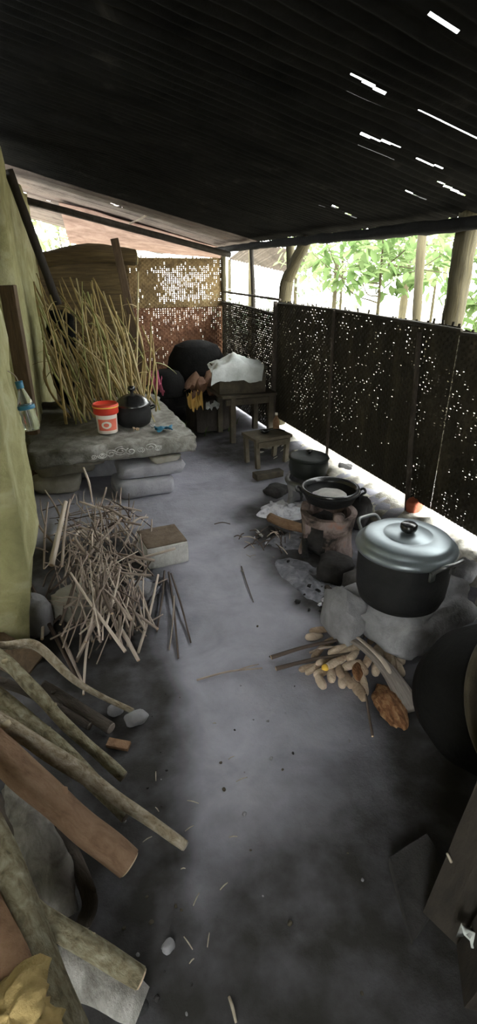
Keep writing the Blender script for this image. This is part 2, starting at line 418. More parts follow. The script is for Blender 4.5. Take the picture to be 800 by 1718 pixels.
# corrugated roof with slits where the sheets have parted
def roof_mesh(ya, yb, xa, xb, slits):
    mb = MB(); dy = .0048; nx = 76; ny = int((yb-ya)/dy); V, Fs = [], []
    for j in range(ny+1):
        y = ya+j*dy
        for i in range(nx+1):
            x = xa+(xb-xa)*i/nx
            sh = .010*(((y/.72) % 1.0))                       # lap of each sheet over the next
            z = roofz(x)+.0075*math.sin(2*math.pi*y/.076)+sh+.02*noise.noise(Vector((x*.9, y*1.1, 0)))+.006*noise.noise(Vector((x*4, y*4, 2)))
            if i == nx: x += .03*noise.noise(Vector((y*5, 0, 0)))
            V.append((x, y, z))
    dead = set()
    for (pa, pb, w) in slits:
        k = 60
        for q in range(k+1):
            p = pa.lerp(pb, q/k)
            i = int((p.x-xa)/(xb-xa)*nx); j = int((p.y-ya)/dy)
            if noise.noise(Vector((p.x*22, p.y*9, 1))) > .28: continue
            for e in range(w): dead.add((i, j+e))
            
    for j in range(ny):
        for i in range(nx):
            if (i, j) in dead: continue
            a = j*(nx+1)+i; Fs.append((a, a+nx+1, a+nx+2, a+1))
    mb.add(V, Fs); return mb
slit_px = [(603, 137, 639, 157, 2), (597, 162, 650, 188, 1), (683, 208, 733, 233, 2), (707, 192, 800, 236, 1), (612, 231, 662, 250, 1), (605, 244, 648, 263, 1),
           (672, 276, 710, 295, 1), (740, 310, 778, 329, 1), (698, 269, 733, 283, 1), (738, 30, 766, 48, 3), (404, 134, 440, 150, 1), (560, 345, 590, 362, 1), (690, 322, 705, 329, 1),
           (800, 236, 850, 262, 1), (190, 336, 200, 342, 5), (530, 340, 545, 347, 1), (36, 318, 42, 322, 2), (78, 332, 90, 338, 2)]
slits = [(ROOF(a, b), ROOF(c, d), (w+1)//2 if w < 5 else w) for a, b, c, d, w in slit_px]
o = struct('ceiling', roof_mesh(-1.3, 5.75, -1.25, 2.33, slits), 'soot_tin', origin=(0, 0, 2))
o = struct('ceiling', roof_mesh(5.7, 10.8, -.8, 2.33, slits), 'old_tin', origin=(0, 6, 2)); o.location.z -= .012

# unseen walls added by the camera to dim the foreground; gap lights the logs
def boards(name, x0, x1, y0, y1, z1, m):
    mb = MB(); box(mb, ((x0+x1)/2, (y0+y1)/2, z1/2-.02), (x1-x0, y1-y0, z1+.04), None, .05, .01, 2, 8); return struct(name, mb, m)
boards('added_wall_front', -.36, 2.4, -1.2, -1.12, 2.5, 'wood_black')
boards('added_wall_right', 2.17, 2.23, -1.2, 1.27, 1.95, 'wood_black')
# lower tin roof of the lean-to behind the back wall
mb = MB(); V, Fs = [], []; nx, ny = 40, 150
ca, cb, cc_, cd = AY(98, 338, 7.0), AY(372, 416, 7.0), AY(376, 434, 9.4), AY(116, 408, 9.4)
for j in range(ny+1):
    for i in range(nx+1):
        p = ca.lerp(cb, i/nx).lerp(cd.lerp(cc_, i/nx), j/ny); p.z += .012*math.sin(j*1.26)+.02*noise.noise(p*2); V.append(p)
for j in range(ny):
    for i in range(nx):
        a = j*(nx+1)+i; Fs.append((a, a+nx+1, a+nx+2, a+1))
mb.add(V, Fs); struct('ceiling', mb, 'lean_tin', origin=(1, 8, 2))
# ------------------------------------------------------------------ woven cane
def weave(P, U, W, nu, nw, hole, thick=.004, gap=.34, seed=0, wgap=.2):
    """woven panel: nu uprights by nw wefts, spanning U along and W up from P; hole(u,w) = chance that a crossing is left open"""
    mb = MB(); un, wn = U.normalized(), W.normalized(); nrm = un.cross(wn).normalized()
    pu, pw_ = U.length/nu, W.length/nw; rr = random.Random(seed)
    amp = thick*.9
    for i in range(nu):                                   # uprights
        wd = pu*(1-gap)*rr.uniform(.9, 1.12); off = rr.uniform(-.08, .08)*pu; top = rr.uniform(-.012, .012) if rr.random() < .9 else rr.uniform(.01, .03)
        V, Fs = [], []
        for j in range(nw+1):
            s = amp if (i+j) % 2 else -amp
            c = P+un*((i+.5)*pu+off+.12*pu*noise.noise(Vector((i*3.3, j*.18, seed))))+wn*(j*pw_+(top if j == nw else 0))+nrm*s
            V += [c-un*wd/2-nrm*thick/2, c+un*wd/2-nrm*thick/2, c+un*wd/2+nrm*thick/2, c-un*wd/2+nrm*thick/2]
        for j in range(nw):
            b = j*4
            for k in range(4): Fs.append((b+k, b+(k+1) % 4, b+4+(k+1) % 4, b+4+k))
        mb.add(V, Fs, False)
    for j in range(nw):                                   # wefts: wide where the weave is tight, pinched where light comes through
        V, Fs = [], []
        for i in range(nu*2+1):
            u = i/2/nu; w = (j+.5)/nw
            s = -amp if (int(i/2)+j) % 2 else amp
            mid = i % 2 == 0
            h = pw_*1.04
            if mid:
                if rr.random() < hole(u, w): h = pw_*rr.uniform(.3, .7)
            c = P+un*(u*U.length)+wn*((j+.5)*pw_+.0*pw_)+nrm*(0 if mid else s)
            V += [c-wn*h/2-nrm*thick/2, c+wn*h/2-nrm*thick/2, c+wn*h/2+nrm*thick/2, c-wn*h/2+nrm*thick/2]
        for i in range(nu*2):
            b = i*4
            for k in range(4): Fs.append((b+k, b+(k+1) % 4, b+4+(k+1) % 4, b+4+k))
        mb.add(V, Fs, False)
    return mb
def cluster(px, py):
    """which points of the fence let light through, in the fence's own plan (y along, z up)"""
    pass
spots = [(510, 650, 60, .55), (480, 600, 45, .4), (570, 680, 70, .35), (640, 560, 60, .35), (705, 590, 30, .9), (715, 640, 26, .7), (700, 700, 26, .6), (695, 780, 26, .6), (760, 700, 45, .55), (745, 660, 40, .35),
         (520, 525, 60, .5), (470, 530, 30, .35), (690, 830, 30, .7), (770, 900, 50, .5), (735, 860, 45, .4), (780, 780, 40, .3), (600, 620, 40, .2), (650, 520, 60, .4), (580, 520, 50, .5), (700, 545, 40, .7), (470, 560, 40, .5), (540, 590, 50, .45), (620, 650, 60, .3), (560, 640, 50, .5)]
SP = [(AX(a, b, FX), r/880*AX(a, b, FX).length, s) for a, b, r, s in spots]
def fence_hole(ya, yb, za, zb):
    def f(u, w):
        y = ya+(yb-ya)*u; z = za+(zb-za)*w
        p = .012+.05*max(0, noise.noise(Vector((y*4, z*4, 5))))
        for c, r, s in SP:
            d = math.hypot(c.y-y, c.z-z)
            if d < r*1.3: p = max(p, .62*s*(1-smooth(r*.3, r*1.3, d)))
        return p
    return f
def fence_panel(ya, yb, za, zb0, zb1, label, m='cane_dark', hole=None, lean=0.0, x=FX, gap=.34):
    P = Vector((x, ya, za)); U = Vector((0, yb-ya, (0))); W = Vector((lean, 0, zb0-za))
    nu = int((yb-ya)/.026); nw = int((zb0-za)/.021)
    root = thing('woven_fence_panel', label, 'fence', (x, (ya+yb)/2, za))
    mb = weave(P, U, W, nu, nw, hole or fence_hole(ya, yb, za, zb0), seed=int(ya*10)+3, gap=gap)
    for v in mb.v: v.z += (zb1-zb0)*(v.y-ya)/(yb-ya)*(v.z-za)/(zb0-za)
    mb.build('weave', m, root)
    for k, q in enumerate((.5, .985)):
        r = MB(); z0 = za+(zb0-za)*q; z1 = za+(zb1-za)*q
        tube(r, [(x-.016+lean*q, ya-.03, z0), (x-.014+lean*q, (ya+yb)/2, (z0+z1)/2+.012), (x-.016+lean*q, yb+.02, z1)], [.011, .012, .010], 24, 8, .12, k)
        if q > .9: r.build('top_rail', m, root)
    return root
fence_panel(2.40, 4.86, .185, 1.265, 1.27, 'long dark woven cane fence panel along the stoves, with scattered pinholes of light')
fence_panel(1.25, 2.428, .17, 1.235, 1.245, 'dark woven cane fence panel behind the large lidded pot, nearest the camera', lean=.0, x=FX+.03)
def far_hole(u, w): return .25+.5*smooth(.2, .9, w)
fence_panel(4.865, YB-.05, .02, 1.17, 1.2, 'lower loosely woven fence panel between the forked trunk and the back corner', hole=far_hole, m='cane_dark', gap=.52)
# thin stakes holding the fence
def stake(pts, r, m, label, sides=8, cat='stake', name='fence_stake', lump=.12):
    mb = MB(); tube(mb, pts, r, 22, sides, lump, rnd.random()*40); return tag(mb.build(name, m), label, cat)
a = AX(683, 852, FX-.035); b = AX(703, 570, FX-.035); b = a+(b-a)*1.04; a.z = min(a.z, .1)
stake([a, a.lerp(b, .5)+Vector((0, .008, 0)), b], [.017, .016, .014], 'bark_dark', 'thin upright stake tied where the two near fence panels meet')
a = AX(458, 715, FX-.04); b = AX(462, 505, FX-.04); a.z = .06
stake([a, b], [.024, .022], 'bark_dark', 'dark stake at the end of the long fence panel, under the forked trunk')
a = AX(548, 770, FX-.03); b = AX(560, 520, FX-.03); a.z = .1
stake([a, b], [.012, .011], 'bark_dark', 'thin stake behind the middle of the long fence panel')

# back wall of woven cane: a loose upper mat and a lower one reddened by painted light
bp0 = AY(213, 432, YB); bp1 = AY(366, 430, YB)
def back_hole(u, w):
    core = 1-smooth(.16, .34, abs(u-.58)+.0)
    return .04+.6*core*smooth(.05, .2, w)*(1-smooth(.75,.9,w))+.2*smooth(.85, .95, u)
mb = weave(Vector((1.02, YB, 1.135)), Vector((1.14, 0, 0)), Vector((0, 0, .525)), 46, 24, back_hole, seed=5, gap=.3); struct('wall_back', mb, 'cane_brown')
def back_low(u, w):
    return .07+.55*smooth(.72, .98, w)*(1-smooth(.25, .5, abs(u-.62)))
mb = weave(Vector((.92, YB+.03, .0)), Vector((1.30, 0, 0)), Vector((0, 0, 1.165)), 46, 48, back_low, seed=6, gap=.28)
struct('wall_back', mb, 'cane_red_lit')
# brown plank-like matting behind the reeds
mb = MB(); V, Fs = [], []
n_, m_ = 30, 40
for s in (0, 1):
    for j in range(m_+1):
        for i in range(n_+1):
            x = -.33+1.36*i/n_; z = 1.665*j/m_
            V.append((x, YB-.12+s*.05+(1-2*s)*(.012*math.sin(z*2*math.pi/.085)+.012*noise.noise(Vector((x*2, z*9, 0)))), z+.03*noise.noise(Vector((x*3, 0, 0)))))
st = (n_+1)*(m_+1)
for s in (0, 1):
    for j in range(m_):
        for i in range(n_):
            a = s*st+j*(n_+1)+i; Fs.append((a, a+1, a+n_+2, a+n_+1))
for i in range(n_):
    a = m_*(n_+1)+i; Fs.append((a, a+1, a+1+st, a+st))
mb.add(V, Fs); struct('wall_back', mb, 'mat_brown')

# ================================================================== POSTS, BEAMS
def pole(name, label, cat, pts, r, m, sides=12, lump=.14, n=26, cuts=True, cutm='cut_grey', group=None):
    mb = MB(); c, e0, e1 = tube(mb, pts, r, n, sides, lump, rnd.random()*50)
    o = tag(mb.build(name, m), label, cat, group)
    if cuts:
        for ring, d in ((e0, c[0]-c[1]), (e1, c[-1]-c[-2])):
            k = MB(); disc(k, ring, d.normalized()*.004); k.build('cut_end', cutm, o)
    return o
def plank(name, label, cat, a, b, w, th, m, roll=0, jit=.004, cut=None, group=None, bev=.12, seed=1):
    a, b = Vector(a), Vector(b); d = b-a; L_ = d.length
    q = d.to_track_quat('X', 'Z').to_matrix() @ Matrix.Rotation(R(roll), 3, 'X')
    mb = MB(); box(mb, (a+b)/2, (L_, w, th), q, bev, jit, seed, 6)
    return tag(mb.build(name, m), label, cat, group)

# tie beam over the back wall, eave pole, roof poles
t0, t1 = AY(34, 334, YB-.25), AY(372, 424, YB-.25)
pole('roof_beam', 'dark straight roof beam crossing above the back wall', 'beam', [t0+(t0-t1)*.06, t1+(t1-t0)*.05], [.034, .032], 'wood_black', 8, .04, cuts=False)
e0, e1 = AX(830, 357, 2.17), AX(380, 411, 2.17)
pole('eave_pole', 'long dark round pole under the low eave', 'beam', [(2.2, .2, roofz(2.2)-.075), (2.2, 3.2, roofz(2.2)-.07), (2.2, 6.9, roofz(2.2)-.075)], [.034, .036, .032], 'soot', 10, .25, 60, cuts=False)
a = AT(263, 338, 5.3); b = AT(216, 376, 5.5)
pole('bent_stick', 'pale bent stick poking from the roof above the back beam', 'stick', [a, a.lerp(b, .5)+Vector((.02, 0, -.03)), b], [.008, .010], 'twig_pale', 7, .1, cuts=False)
# left diagonal black pole and back prop plank
a, b = AY(14, 285, 4.95), AY(82, 470, 4.95)
b2 = a+(b-a)*1.25
pole('leaning_pole', 'black pole slanting down from the roof at the left wall', 'pole', [a, b2], [.036, .034], 'wood_black', 10, .08, cuts=False)
a, b = AY(192, 400, 5.6), AY(216, 512, 5.6); c = a+(b-a)*2.2
plank('prop_plank', 'brown prop plank standing behind the bundle of dry stalks', 'plank', c, a, .075, .035, 'wood_brown', 75)
# brown plank post against the left wall
base = Vector((-.135, 4.08, 0)); top = Vector((-.15, 4.10, 1.45))
mb = MB(); box(mb, (base+top)/2, (.10, .06, 1.45), rz(-20), .1, .004, 3, 8)
tag(mb.build('door_post', 'wood_brown'), 'squared brown timber post against the left mud wall', 'post')
# posts along the fence outside
def p2(pxa, pya, pxb, pyb, x, ext=1.0):
    a, b = AX(pxa, pya, x), AX(pxb, pyb, x); return a, b
a, b = AX(789, 360, 2.30), AX(757, 548, 2.30)
d = (a-b); lowp = b-d*((b.z)/d.z)
pole('eave_post', 'thick rough trunk post outside the fence, largest of the eave posts', 'post', [lowp, b, a+d*.06], [.062, .06, .058], 'trunk_pale', 14, .14, cuts=False)
a, b = AX(708, 395, 2.75), AX(698, 540, 2.75); d = a-b; lowp = b-d*(b.z/d.z)
pole('garden_post', 'slim pale trunk standing outside behind the fence stake', 'post', [lowp, b, a+d*.3], [.036, .034], 'trunk_pale', 10, .12, cuts=False)
f0 = AX(478, 500, 2.28); f1 = AX(489, 455, 2.28); f2 = AX(514, 402, 2.28); f3 = AX(486, 408, 2.28)
root = thing('forked_trunk', 'forked tree trunk post holding the eave behind the fence', 'post', (f0.x, f0.y, .05))
mb = MB(); tube(mb, [Vector((f0.x, f0.y+.05, .05)), f0, f1, f2], [.07, .066, .052, .05], 24, 12, .12, 3); mb.build('trunk', 'trunk_pale', root)
mb = MB(); tube(mb, [f1-Vector((0, 0, .03)), f1.lerp(f3, .5), f3], [.042, .038, .036], 10, 10, .12, 4); mb.build('branch', 'trunk_pale', root)
a, b = AX(421, 415, 2.2), AX(425, 515, 2.2); d = b-a
pole('eave_post', 'thin dark straight post in the bright gap by the back corner', 'post', [Vector((b.x, b.y, .02)), b, a+Vector((0, 0, .03))], [.024, .024, .022], 'wood_black', 8, .05, cuts=False)
a = AX(366, 432, 2.17); pole('corner_post', 'pale corner post at the edge of the woven back wall', 'post', [(2.17, YB-.03, 0), (2.17, YB-.03, 1.72)], [.03, .028], 'trunk_pale', 8, .08, cuts=False)
# rail across the gap by the back corner
a, b = AX(372, 489, 2.17), AX(470, 503, 2.17)
pole('fence_rail', 'thin rail bridging the bright gap beside the forked trunk', 'rail', [a, a.lerp(b, .5), b], [.012, .012], 'bark_dark', 8, .1, cuts=False)
a, b = AY(60, 424, YB-.2), AY(232, 430, YB-.2)
# rolled mats on top of the brown matting
root = thing('rolled_mat', 'rolled mat lying along the top of the brown back matting', 'mat', (.5, YB-.2, 1.5))
mb = MB(); q0, q1 = AY(72, 436, YB-.28), AY(226, 432, YB-.28)
q0.z -= .0; q1.z -= .0
tube(mb, [q0, q0.lerp(q1, .5)+Vector((0, 0, .05)), q1], [.09, .115, .10], 26, 18, .06, 8, flat=.8); mb.build('roll', 'mat_brown', root)
mb = MB()
for k in range(3):
    r_ = .085-.026*k
    tube(mb, [q1+Vector((.012, r_*math.cos(w*.5236), r_*.8*math.sin(w*.5236))) for w in range(13)], .008, 36, 5, 0)
mb.build('roll_end', 'reed_pale', root)

# ================================================================== SLAB TABLE
zt = .43
def slab_mesh():
    mb = MB(); V, Fs = [], []
    nx, ny, nz = 44, 40, 7
    pa, pb = G(75, 748, zt), G(328, 716, zt)
    xa, xb = pa.x-.12, 1.0; ya, yb = 3.62, 5.15; th = .12
    def pt(i, j, k):
        x = xa+(xb-xa)*i/nx; y = ya+(yb-ya)*j/ny; z = zt-th+th*k/nz
        e = .028*fbm(Vector((x*7, y*7, z*9)))
        if i in (0, nx): x += e*(1.2)
        if j in (0, ny): y += e
        if k == nz: z += .012*fbm(Vector((x*8, y*8, 1)))
        if k == 0: z += .02*fbm(Vector((x*5, y*5, 4)))
        if (i in (0, nx)) and (j in (0, ny)): x += (.03 if i == 0 else -.03); y += (.03 if j == 0 else -.03)
        if k in (0, nz):
            if j == 0: y += .015
            if i == nx: x -= .015
        return (x, y, z)
    idx = {}
    def vi(*a):
        if a not in idx: idx[a] = len(V); V.append(pt(*a))
        return idx[a]
    for i in range(nx):
        for j in range(ny):
            Fs.append((vi(i, j, nz), vi(i+1, j, nz), vi(i+1, j+1, nz), vi(i, j+1, nz))); Fs.append((vi(i, j, 0), vi(i, j+1, 0), vi(i+1, j+1, 0), vi(i+1, j, 0)))
    for i in range(nx):
        for k in range(nz):
            Fs.append((vi(i, 0, k), vi(i+1, 0, k), vi(i+1, 0, k+1), vi(i, 0, k+1))); Fs.append((vi(i, ny, k), vi(i, ny, k+1), vi(i+1, ny, k+1), vi(i+1, ny, k)))
    for j in range(ny):
        for k in range(nz):
            Fs.append((vi(nx, j, k), vi(nx, j+1, k), vi(nx, j+1, k+1), vi(nx, j, k+1))); Fs.append((vi(0, j, k), vi(0, j, k+1), vi(0, j+1, k+1), vi(0, j+1, k)))
    mb.add(V, Fs, True); return mb
sm_ = slab_mesh()
slab = tag(sm_.build('stone_slab', 'concrete', attr=('soil', [.75*(1-smooth(.0, .34, v.x+.1*noise.noise(v*5))) for v in sm_.v])), 'thick rough concrete slab table top propped on stacked stones', 'slab')
# chalky scrolls on the front face
mb = MB(); rr = random.Random(4)
def scroll(cx, cz, r0, turns, ph=0):
    pts = []
    for k in range(26):
        w = ph+k/25*turns*2*math.pi; r_ = r0*(1-k/25*.8); pts.append((cx+r_*1.5*math.cos(w), 3.607+.004*rr.random(), cz+r_*math.sin(w)))
    tube(mb, pts, .0032, 50, 5, .3, rr.random()*9)
for k, (cx, cz, r_) in enumerate(((.36, .37, .028), (.43, .38, .034), (.50, .372, .026), (.30, .362, .022), (.24, .358, .016), (.57, .375, .02), (.64, .385, .03), (.70, .372, .02))):
    scroll(cx, cz, r_, 1.5+.5*(k % 2), k)
mb.build('chalk_marks', 'chalk', slab)
# stones under the slab
def stone(px, py, w, d, h, m, label, z=0.0, rot=0, seed=1, sq=.55, rough=.2, name='stone', cat='stone', dy=0, group=None):
    p = G(px, py, z); mb = MB(); rock(mb, (p.x, p.y+d/2+dy, z), (w, d, h), seed, rot, rough, 20, 12, sq)
    return tag(mb.build(name, m), label, cat, group)
stone(247, 836, .44, .34, .14, 'stone_blue', 'blue-grey flat stone on the ground under the right end of the slab', 0, 4, 3, .42, .12)
stone(258, 803, .50, .36, .125, 'stone_blue', 'mauve-grey wide stone, second in the right stack under the slab', .13, 3, 5, .42, .14)
stone(280, 777, .22, .26, .055, 'stone_tan', 'small tan wedge stone directly under the right slab corner', .245, 8, 8, .5, .14)
stone(100, 830, .36, .34, .13, 'stone_tan', 'tan stone on the ground under the left end of the slab', 0, -4, 11, .45, .14)
stone(110, 800, .42, .34, .12, 'stone_tan', 'tan grey stone, second in the left stack under the slab', .12, 5, 13, .45, .16)
stone(105, 776, .26, .26, .05, 'stone_grey', 'thin grey stone directly under the left part of the slab', .235, 0, 15, .5, .14)
stone(150, 783, .24, .22, .04, 'stone_tan', 'flat tan stone poking out beside the dark hollow under the slab', .235, 0, 17, .5, .12)
mb = MB(); p = G(190, 815, 0); box(mb, (p.x, 4.25, .14), (.5, .18, .28), rz(2), .1, .02, 4, 5)
tag(mb.build('stone', 'stone_blue'), 'bluish stone block deep in the hollow under the slab', 'stone')

# red-lidded tub
p = G(182, 727, zt+.005); p = Vector((p.x, p.y+.02, zt+.008))
rt = thing('plastic_tub', 'white plastic tub with red lid and red label on the slab', 'tub', p)
s = .205/.205
mb = MB(); lathe(mb, p, [(0, .002), (.066, .002), (.072, .008), (.078, .15), (.08, .165), (.074, .165), (.07, .16)], 36); mb.build('body', 'plastic_white', rt)
mb = MB(); lathe(mb, p, [(.083, .145), (.090, .148), (.092, .16), (.091, .185), (.094, .19), (.094, .214), (.088, .22), (.083, .216), (.08, .208), (0, .208)], 36); mb.build('lid', 'plastic_red', rt)
mb = MB(); lathe(mb, p, [(.0945, .196), (.0955, .197), (.0955, .203), (.0945, .204)], 36); mb.build('lid_band', 'label_yellow', rt)
def patch(mb, p, r0, a0, a1, z0, z1, off, shape=None, n=14, m=8):
    V, Fs = [], []
    for j in range(m+1):
        for i in range(n+1):
            w = a0+(a1-a0)*i/n; z = z0+(z1-z0)*j/m
            if shape: 
                k = shape(j/m); w = (a0+a1)/2+(a1-a0)*k*(i/n-.5)
            r_ = r0(z)+off; V.append((p.x+r_*math.cos(w), p.y+r_*math.sin(w), p.z+z))
    for j in range(m):
        for i in range(n):
            a = j*(n+1)+i; Fs.append((a, a+1, a+n+2, a+n+1))
    mb.add(V, Fs)
rb = lambda z: .072+.006*(z-.008)/.142
mb = MB(); patch(mb, p, rb, R(-150), R(-35), .03, .115, .001); mb.build('label_panel', 'label_red', rt)
mb = MB(); patch(mb, p, rb, R(-128), R(-72), .045, .10, .0022, lambda t: math.sqrt(max(.02, 1-(2*t-1)**2))); mb.build('label_badge', 'plastic_white', rt)
mb = MB(); patch(mb, p, rb, R(-116), R(-86), .058, .088, .0032, lambda t: math.sqrt(max(.02, 1-(2*t-1)**2))); mb.build('label_emblem', 'label_red', rt)

# black lidded kettle pot
p = G(229, 720, zt); p = Vector((p.x, p.y+.09, zt+.012))
rt = thing('black_pot', 'small glossy black lidded pot with knob on the concrete slab', 'pot', p)
mb = MB(); lathe(mb, p, [(0, 0), (.10, 0), (.125, .02), (.138, .07), (.136, .12), (.128, .155), (.134, .16)], 40); mb.build('body', 'pot_black', rt)
mb = MB(); lathe(mb, p, [(.137, .155), (.139, .163), (.13, .176), (.105, .205), (.06, .232), (.02, .243), (0, .244)], 40); mb.build('lid', 'pot_gloss', rt)
mb = MB(); lathe(mb, p, [(.012, .242), (.012, .262), (.026, .268), (.03, .282), (.022, .298), (0, .302)], 20); mb.build('knob', 'plastic_black', rt)
for sgn in (-1, 1):
    mb = MB(); c = p+Vector((sgn*.13, -.01, .125))
    tube(mb, [c+Vector((0, -.035, 0)), c+Vector((sgn*.035, -.025, .012)), c+Vector((sgn*.035, .025, .012)), c+Vector((0, .035, 0))], .007, 14, 8); mb.build('handle', 'pot_black', rt)
# blue scrap and little bits on the slab
def scrap(name, label, cat, p, w, d, h, m, seed, rot=0, group=None, ny=9):
    """a crumpled sheet, doubled so that it has thickness"""
    mb = MB(); V, Fs = [], []; mm = rz(rot)
    for s in (0, 1):
        for j in range(ny):
            for i in range(ny):
                u, v = i/(ny-1)-.5, j/(ny-1)-.5
                e = 1+.5*noise.noise(Vector((u*3, v*3, seed)))
                q = mm @ Vector((u*w*e, v*d*e, h*(.5+.9*fbm(Vector((u*3.2+seed, v*3.2, seed)), 2))))
                q.z = max(q.z, .002)-(.0 if s else .0035)
                V.append(Vector(p)+q)
    for s in (0, 1):
        for j in range(ny-1):
            for i in range(ny-1):
                a = s*ny*ny+j*ny+i; f = (a, a+1, a+ny+1, a+ny); Fs.append(f if s else f[::-1])
    ed = [i for i in range(ny)]+[ny*j+ny-1 for j in range(1, ny)]+[ny*(ny-1)+i for i in range(ny-2, -1, -1)]+[ny*j for j in range(ny-2, 0, -1)]
    for k in range(len(ed)):
        a, b = ed[k], ed[(k+1) % len(ed)]; Fs.append((a, b, b+ny*ny, a+ny*ny))
    mb.add(V, Fs); return tag(mb.build(name, m), label, cat, group)
scrap('plastic_scrap', 'crumpled bright blue plastic scrap on the slab edge', 'scrap', G(276, 722, zt+.012), .12, .07, .04, 'plastic_blue', 3)
scrap('paper_scrap', 'small white scrap beside the black pot on the slab', 'scrap', G(257, 718, zt+.012), .045, .03, .03, 'sack_white', 6)
scrap('paper_scrap', 'tiny pinkish scrap in front of the black pot', 'scrap', G(228, 722, zt+.012), .04, .03, .025, 'cut_wood', 9)

# ================================================================== DRY STALKS
rr = random.Random(21)
def stalk(a, b, r, m, bow, leaf):
    a, b = Vector(a), Vector(b); mid = a.lerp(b, .5)+bow
    mb = MB(); c, _, _ = tube(mb, [a, mid, b], [r, r*.95, r*.7], 9, 6, .06, rr.random()*30)
    o = tag(mb.build('dry_stalk', m), 'long dry cane stalk leaning in the bundle on the slab', 'stalk', 'dry stalks heaped on the slab')
    for q in range(leaf):
        k = rr.randint(3, 8); p = c[k]; dr = Vector((rr.uniform(-1, 1), rr.uniform(-1, .1), rr.uniform(-.6, .7))).normalized()
        l = rr.uniform(.10, .30); lm = MB(); V, Fs = [], []
        d0 = (c[k]-c[k-1]).normalized()
        for i in range(8):
            t = i/7; w = .010*math.sin(math.pi*min(1, t*.9+.1))+.001
            ctr = p+d0*l*t*.6+dr*l*t*.8+Vector((0, 0, -.22*l*t*t*2))
            sd = Vector((-dr.y, dr.x, .2)).normalized()
            V += [ctr-sd*w, ctr+Vector((0, 0, .002)), ctr+sd*w, ctr-Vector((0, 0, .0015))]
        for i in range(7):
            for k2 in range(4): Fs.append((i*4+k2, i*4+(k2+1) % 4, i*4+4+(k2+1) % 4, i*4+4+k2))
        lm.add(V, Fs); lm.build('leaf_blade', rr.choice(['reed', 'reed_pale', 'reed_green']), o)
for k in range(135):
    u = rr.random()
    pxb = 118+140*u+rr.uniform(-15, 15); pyb = rr.uniform(672, 712)
    B = G(pxb, pyb, zt+.02)
    B.x = min(B.x, .92); B.y = max(B.y, 4.0)
    pxt = pxb-rr.uniform(5, 130); pyt = 455+150*rr.random()**.8+max(0, (pxt-150))*.55
    if rr.random() < .12: pxt = pxb+rr.uniform(-20, 25)
    pxt = max(34, pxt)
    T = AY(pxt, pyt, B.y+rr.uniform(.25, .65)); T.x = max(T.x, .03)
    m = rr.choice(['reed', 'reed', 'reed', 'reed_green', 'reed_pale', 'reed'])
    stalk(B, T, rr.uniform(.005, .0115), m, Vector((rr.uniform(-.09, .09), rr.uniform(-.05, .05), rr.uniform(-.03, .07))), 1 if rr.random() < .35 else 0)
mb = MB(); box(mb, (.20, 5.05, .82), (.20, .30, .80), rz(6), .35, .06, 12, 14)  # dark rounded bundle filling the space behind the left stalks
tag(mb.build('dark_bundle', 'soot'), 'dark bundle behind the left of the dry stalks', 'dark_bundle')
# ================================================================== TWIG HEAP
rr = random.Random(5)
def twig(a, b, r, m, bow=None, fork=False, label=None, group=None, cut=False, name='twig', sides=6):
    a, b = Vector(a), Vector(b); mid = a.lerp(b, .5)+(bow or Vector())
    mb = MB(); c, e0, e1 = tube(mb, [a, mid, b], [r, r*.92, r*.7], 8, sides, .12, rr.random()*30)
    if fork:
        k = rr.randint(4, 6); d = (b-a).normalized(); s = Vector((rr.uniform(-1, 1), rr.uniform(-1, 1), rr.uniform(0, 1))).normalized()
        l = (b-a).length*.3; tube(mb, [c[k], c[k]+d*l*.5+s*l*.35, c[k]+d*l+s*l*.5], [r*.7, r*.6, r*.4], 5, 5, .1, 2)
    o = tag(mb.build(name, m), label or 'thin bare twig in the tangled firewood heap below the slab', 'twig', group if label else 'twigs in the firewood heap')
    if cut:
        k = MB(); disc(k, e0, (c[0]-c[1]).normalized()*.002); k.build('cut_end', 'cut_wood', o)
        k = MB(); disc(k, e1, (c[-1]-c[-2]).normalized()*.002); k.build('cut_end', 'cut_wood', o)
    return o
for k in range(250):
    px = rr.gauss(168, 42); py = rr.uniform(850, 1045)
    px = max(75, min(250, px)); 
    hmax = .30*math.exp(-((px-165)/75)**2)*(1-smooth(1000, 1090, py))*(1-.3*smooth(900, 830, py))
    z = .02+hmax*rr.uniform(.15, 1)
    c = G(px, py, z)
    ang = rr.gauss(0, 38)+(165-px)*.12; el = rr.gauss(4, 16); L_ = rr.uniform(.14, .46)
    if py > 960: ang = rr.gauss(8, 28); el = rr.gauss(14, 10)
    if rr.random() < .15: el = rr.uniform(35, 62); L_ *= .7
    d = Vector((math.sin(R(ang))*math.cos(R(el)), math.cos(R(ang))*math.cos(R(el)), math.sin(R(el))))*L_/2
    a, b = c-d, c+d
    lo = min(a.z, b.z)
    if lo < .012: a.z += .012-lo; b.z += .012-lo
    if a.x < -.24: a.x = -.24
    if b.x < -.24: b.x = -.24
    r = rr.choice([.003, .0035, .004, .005, .006, .0075])
    twig(a, b, r, rr.choice(['twig', 'twig', 'twig_pale', 'twig_dark', 'twig']), Vector((rr.uniform(-.02, .02), rr.uniform(-.02, .02), rr.uniform(-.01, .025))), rr.random() < .3, cut=(r >= .006 and rr.random() < .5))
